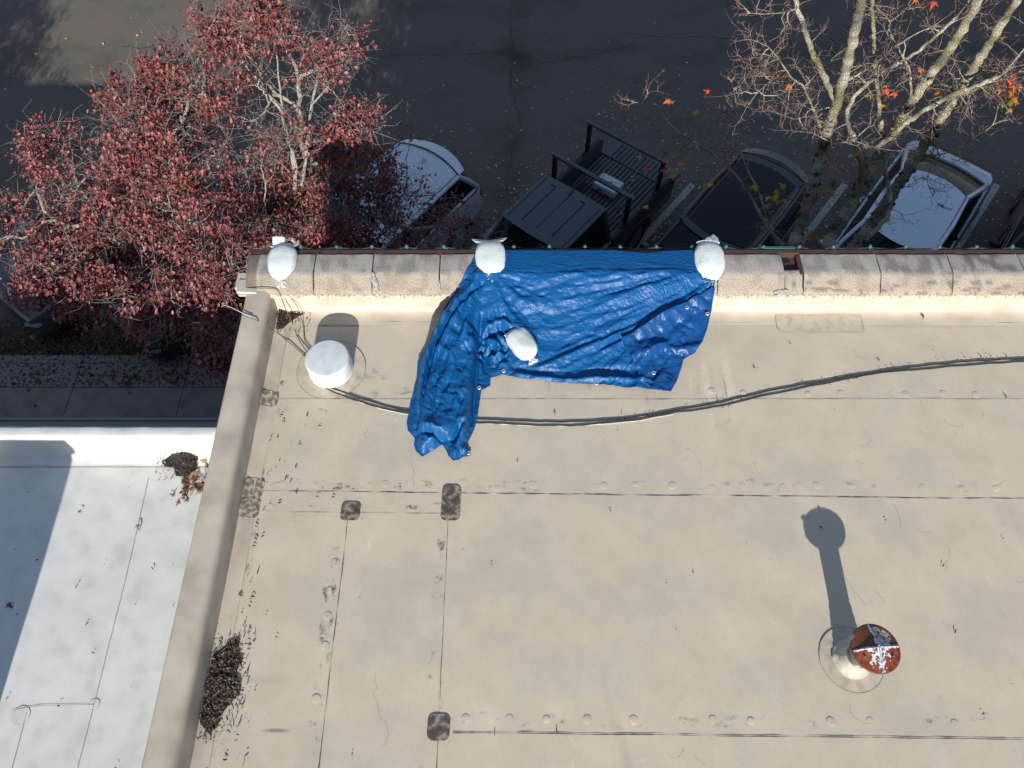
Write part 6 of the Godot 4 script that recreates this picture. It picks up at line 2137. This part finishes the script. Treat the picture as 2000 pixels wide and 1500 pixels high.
func litter() -> void:
	var roof_y := func(x: float, z: float) -> float: return patch_y(x, z) + 0.012
	var browns := [Color(0.085, 0.062, 0.045), Color(0.05, 0.038, 0.03), Color(0.12, 0.085, 0.06), Color(0.035, 0.028, 0.025), Color(0.17, 0.12, 0.08), Color(0.22, 0.18, 0.14)]
	debris("long dark pile of dry scraps against the left parapet", poly([-2.31, -1.02, -2.21, -1.13, -2.14, -1.16, -2.13, -1.06, -2.08, -0.98, -2.12, -0.90, -2.07, -0.82, -2.06, -0.74, -2.13, -0.67, -2.17, -0.60, -2.18, -0.53, -2.23, -0.47, -2.27, -0.50, -2.31, -0.55, -2.32, -0.8]), roof_y, 0.022, 950, browns, 0.026)
	debris("dark heap of debris in the roof's front left corner", poly([-2.315, -4.29, -2.20, -4.31, -2.06, -4.30, -2.05, -4.27, -2.12, -4.22, -2.20, -4.15, -2.25, -4.08, -2.31, -4.06]), func(x, z): return maxf(roof_y.call(x, z), R + 0.02), 0.02, 420, [Color(0.06, 0.035, 0.026), Color(0.035, 0.022, 0.018), Color(0.10, 0.06, 0.045), Color(0.15, 0.10, 0.07)], 0.02)
	var low := func(x: float, z: float) -> float: return 4.176 + nz.get_noise_2d(x * 0.5 + 5, z * 0.5) * 0.010
	debris("round dark heap of wet debris on the white roof", poly([-3.32, -2.98, -3.25, -3.06, -3.17, -3.08, -3.09, -3.04, -3.05, -2.93, -3.06, -2.82, -3.14, -2.77, -3.24, -2.77, -3.28, -2.86, -3.37, -2.87, -3.41, -2.92]), func(x, z): return low.call(x, z) + 0.06 * clampf((-2.93 - z) / 0.1, 0.0, 1.6), 0.05, 420, [Color(0.05, 0.04, 0.032), Color(0.09, 0.07, 0.055), Color(0.03, 0.025, 0.02), Color(0.13, 0.1, 0.08)], 0.022)
	var maple_m := leaf_mesh(false).mesh()
	debris("drift of dry orange-brown leaves by the tan parapet on the white roof", poly([-2.98, -2.92, -2.9, -2.86, -2.92, -2.70, -2.98, -2.60, -3.08, -2.55, -3.16, -2.60, -3.14, -2.70, -3.19, -2.76, -3.12, -2.80, -3.04, -2.80]), low, 0.03, 70, [Color(0.28, 0.13, 0.05), Color(0.15, 0.07, 0.035), Color(0.36, 0.2, 0.08), Color(0.10, 0.06, 0.04)], 0.085, false, maple_m)
	# single dry leaves lying about
	for q in [[-2.17, -3.46, R + 0.02, 0.075, Color(0.42, 0.17, 0.06), "dry orange leaf by the mottled patch on the tan roof"], [4.07, -4.22, R + 0.04, 0.085, Color(0.06, 0.035, 0.028), "dark curled leaf at the foot of the front parapet"], [-4.05, -2.40, 4.2, 0.06, Color(0.32, 0.12, 0.05), "small orange leaf alone on the white roof, nearer its front edge"], [-3.47, -2.27, 4.2, 0.085, Color(0.22, 0.12, 0.06), "brown curled leaf on the lap of the white roof"], [-4.42, -1.55, 4.2, 0.10, Color(0.10, 0.075, 0.06), "dark leaf in the shadow on the white roof"], [3.52, -3.72, R + 0.02, 0.05, Color(0.10, 0.09, 0.07), "small dark leaf just above the cables"], [-2.20, -1.50, R + 0.02, 0.06, Color(0.06, 0.05, 0.04), "dark clump of leaf above the long debris pile"]]:
		var o := obj("fallen_leaf", maple_m, mat("fallen_leaf_" + str(taken.size()), (q[4] as Color).linear_to_srgb(), 0.7))
		tag(o, q[5], "leaf", "single dry leaves on the roofs")
		o.position = Vector3(q[0], q[2], q[1])
		o.rotation = Vector3(rn.randf_range(-0.4, 0.4), rn.randf_range(0, TAU), rn.randf_range(-0.3, 0.3))
		o.scale = Vector3(1, 1.8, 1) * q[3]
	# loose scraps along the left of the tan roof, and over both roofs
	var xf := []
	var cols := []
	for k in 210:
		var p := Vector3.ZERO
		if k < 44:
			p = Vector3(-2.16 + absf(rn.randfn(0, 0.07)) - 0.02, 0, rn.randf_range(-2.3, -0.2))
		elif k < 80:
			p = Vector3(-2.2 + absf(rn.randfn(0, 0.2)), 0, rn.randf_range(-3.2, -2.2))
		elif k < 140:
			p = Vector3(rn.randf_range(-2.2, 5.0), 0, rn.randf_range(-4.1, -0.1))
		elif k < 185:
			p = Vector3(rn.randf_range(-4.9, -2.75), 4.185, rn.randf_range(-2.9, 0.1))
		else:
			p = Vector3(-2.1 + rn.randfn(0, 0.14), 0, -0.8 + rn.randfn(0, 0.35))
		if p.y == 0.0:
			p.y = roof_y.call(p.x, p.z) + 0.003
		xf.append(Transform3D(Basis.from_euler(Vector3(rn.randfn(0, 0.2), rn.randf_range(0, TAU), rn.randfn(0, 0.2))).scaled(Vector3(0.9, 1, 1.2) * (0.008 + 0.030 * pow(rn.randf(), 1.6))), p))
		cols.append((browns[rn.randi() % 5] as Color) * rn.randf_range(0.5, 1.1))
	tag(many("litter", bit_mesh().mesh(), M.debris, xf, cols), "loose dark dry scraps scattered over the roofs", "litter", "", "stuff")
	# scraps caught on the cables
	xf = []
	cols = []
	for k in 150:
		var x := rn.randf_range(0.9, 5.6)
		var z := -3.06 - 0.70 * smoothstep(0.3, 5.0, x) + rn.randfn(0, 0.022)
		xf.append(Transform3D(Basis.from_euler(Vector3(rn.randfn(0, 0.3), rn.randf_range(0, TAU), rn.randfn(0, 0.3))).scaled(Vector3(0.7, 1, 1.2) * rn.randf_range(0.008, 0.034)), Vector3(x, wave(x, z) + 0.022, z)))
		cols.append((browns[rn.randi() % 4] as Color) * rn.randf_range(0.5, 1.0))
	tag(many("litter", bit_mesh().mesh(), M.debris, xf, cols), "dry scraps caught along the two cables", "litter", "", "stuff")
	# leaves on the street
	xf = []
	cols = []
	var pale := [Color(0.56, 0.48, 0.40), Color(0.42, 0.35, 0.28), Color(0.66, 0.58, 0.50), Color(0.34, 0.24, 0.15), Color(0.48, 0.38, 0.25)]
	for k in 4400:
		var z := -6.9 - absf(rn.randfn(0, 3.0))
		var x := rn.randf_range(-3.0, 10.5)
		if rn.randf() < 0.62:
			var b := roundf((x - 0.58) / 3.05)
			x = 0.58 + 3.05 * b + (z + 10.83) * -0.79 + rn.randfn(0, 0.5)
		if k > 4250:
			z = rn.randf_range(-17.5, -10.0)
			x = rn.randf_range(-12.0, 12.0)
		xf.append(Transform3D(Basis.from_euler(Vector3(rn.randfn(0, 0.25), rn.randf_range(0, TAU), rn.randfn(0, 0.25))).scaled(Vector3.ONE * rn.randf_range(0.03, 0.095)), Vector3(x, 0.03, z)))
		cols.append((pale[rn.randi() % 5] as Color) * rn.randf_range(0.6, 1.2))
	for q in [[1.75, 0.72, -9.75, 0.45, 16], [2.35, 0.71, -10.5, 0.3, 8], [2.5, 1.02, -7.15, 0.5, 10], [-1.9, 1.60, -9.2, 0.4, 6], [5.9, 1.0, -7.7, 0.3, 6]]:
		for k in q[4]:
			xf.append(Transform3D(Basis.from_euler(Vector3(rn.randfn(0, 0.25), rn.randf_range(0, TAU), rn.randfn(0, 0.25))).scaled(Vector3.ONE * rn.randf_range(0.04, 0.09)), Vector3(q[0] + rn.randfn(0, q[3]), q[1], q[2] + rn.randfn(0, q[3]))))
			cols.append((pale[rn.randi() % 5] as Color) * rn.randf_range(0.5, 1.0))
	tag(many("fallen_leaves", maple_m, M.debris, xf, cols), "pale fallen maple leaves strewn over the street and bays", "leaves", "", "stuff")
	xf = []
	cols = []
	var rust := [Color(0.16, 0.085, 0.035), Color(0.11, 0.06, 0.03), Color(0.22, 0.13, 0.04), Color(0.14, 0.045, 0.03), Color(0.20, 0.15, 0.05)]
	for k in 3600:
		var z := -6.72 - absf(rn.randfn(0, 0.32))
		var y := 0.016
		if k > 3420:
			z = rn.randf_range(-6.5, -6.08) if rn.randf() < 0.8 else rn.randf_range(-6.08, -4.9)
			y = 0.15
		var x := rn.randf_range(-10.0, -2.4)
		if k > 3480:
			x = [-7.9, -6.35, -5.6, -6.9][k % 4] + rn.randfn(0, 0.22)
			z = -6.25 + rn.randfn(0, 0.1)
		xf.append(Transform3D(Basis.from_euler(Vector3(rn.randfn(0, 0.3), rn.randf_range(0, TAU), rn.randfn(0, 0.3))).scaled(Vector3.ONE * rn.randf_range(0.04, 0.075)), Vector3(x, y + 0.012, z)))
		cols.append((rust[rn.randi() % 5] as Color) * rn.randf_range(0.6, 1.3))
	tag(many("leaf_litter", leaf_mesh(true).mesh(), M.debris, xf, cols), "thick brown leaf litter along the kerb under the red tree", "leaves", "", "stuff")
	# yellow leaves on the sunlit part of the street
	xf = []
	cols = []
	for k in 40:
		xf.append(Transform3D(Basis.from_euler(Vector3(rn.randfn(0, 0.3), rn.randf_range(0, TAU), 0)).scaled(Vector3.ONE * rn.randf_range(0.06, 0.14)), Vector3(rn.randf_range(-12, -5), 0.02, rn.randf_range(-17.5, -14.0))))
		cols.append(Color(0.5, 0.42, 0.06) * rn.randf_range(0.7, 1.2))
	tag(many("yellow_leaves", maple_m, M.debris, xf, cols), "yellow leaves on the sunlit corner of the street", "leaves", "", "stuff")
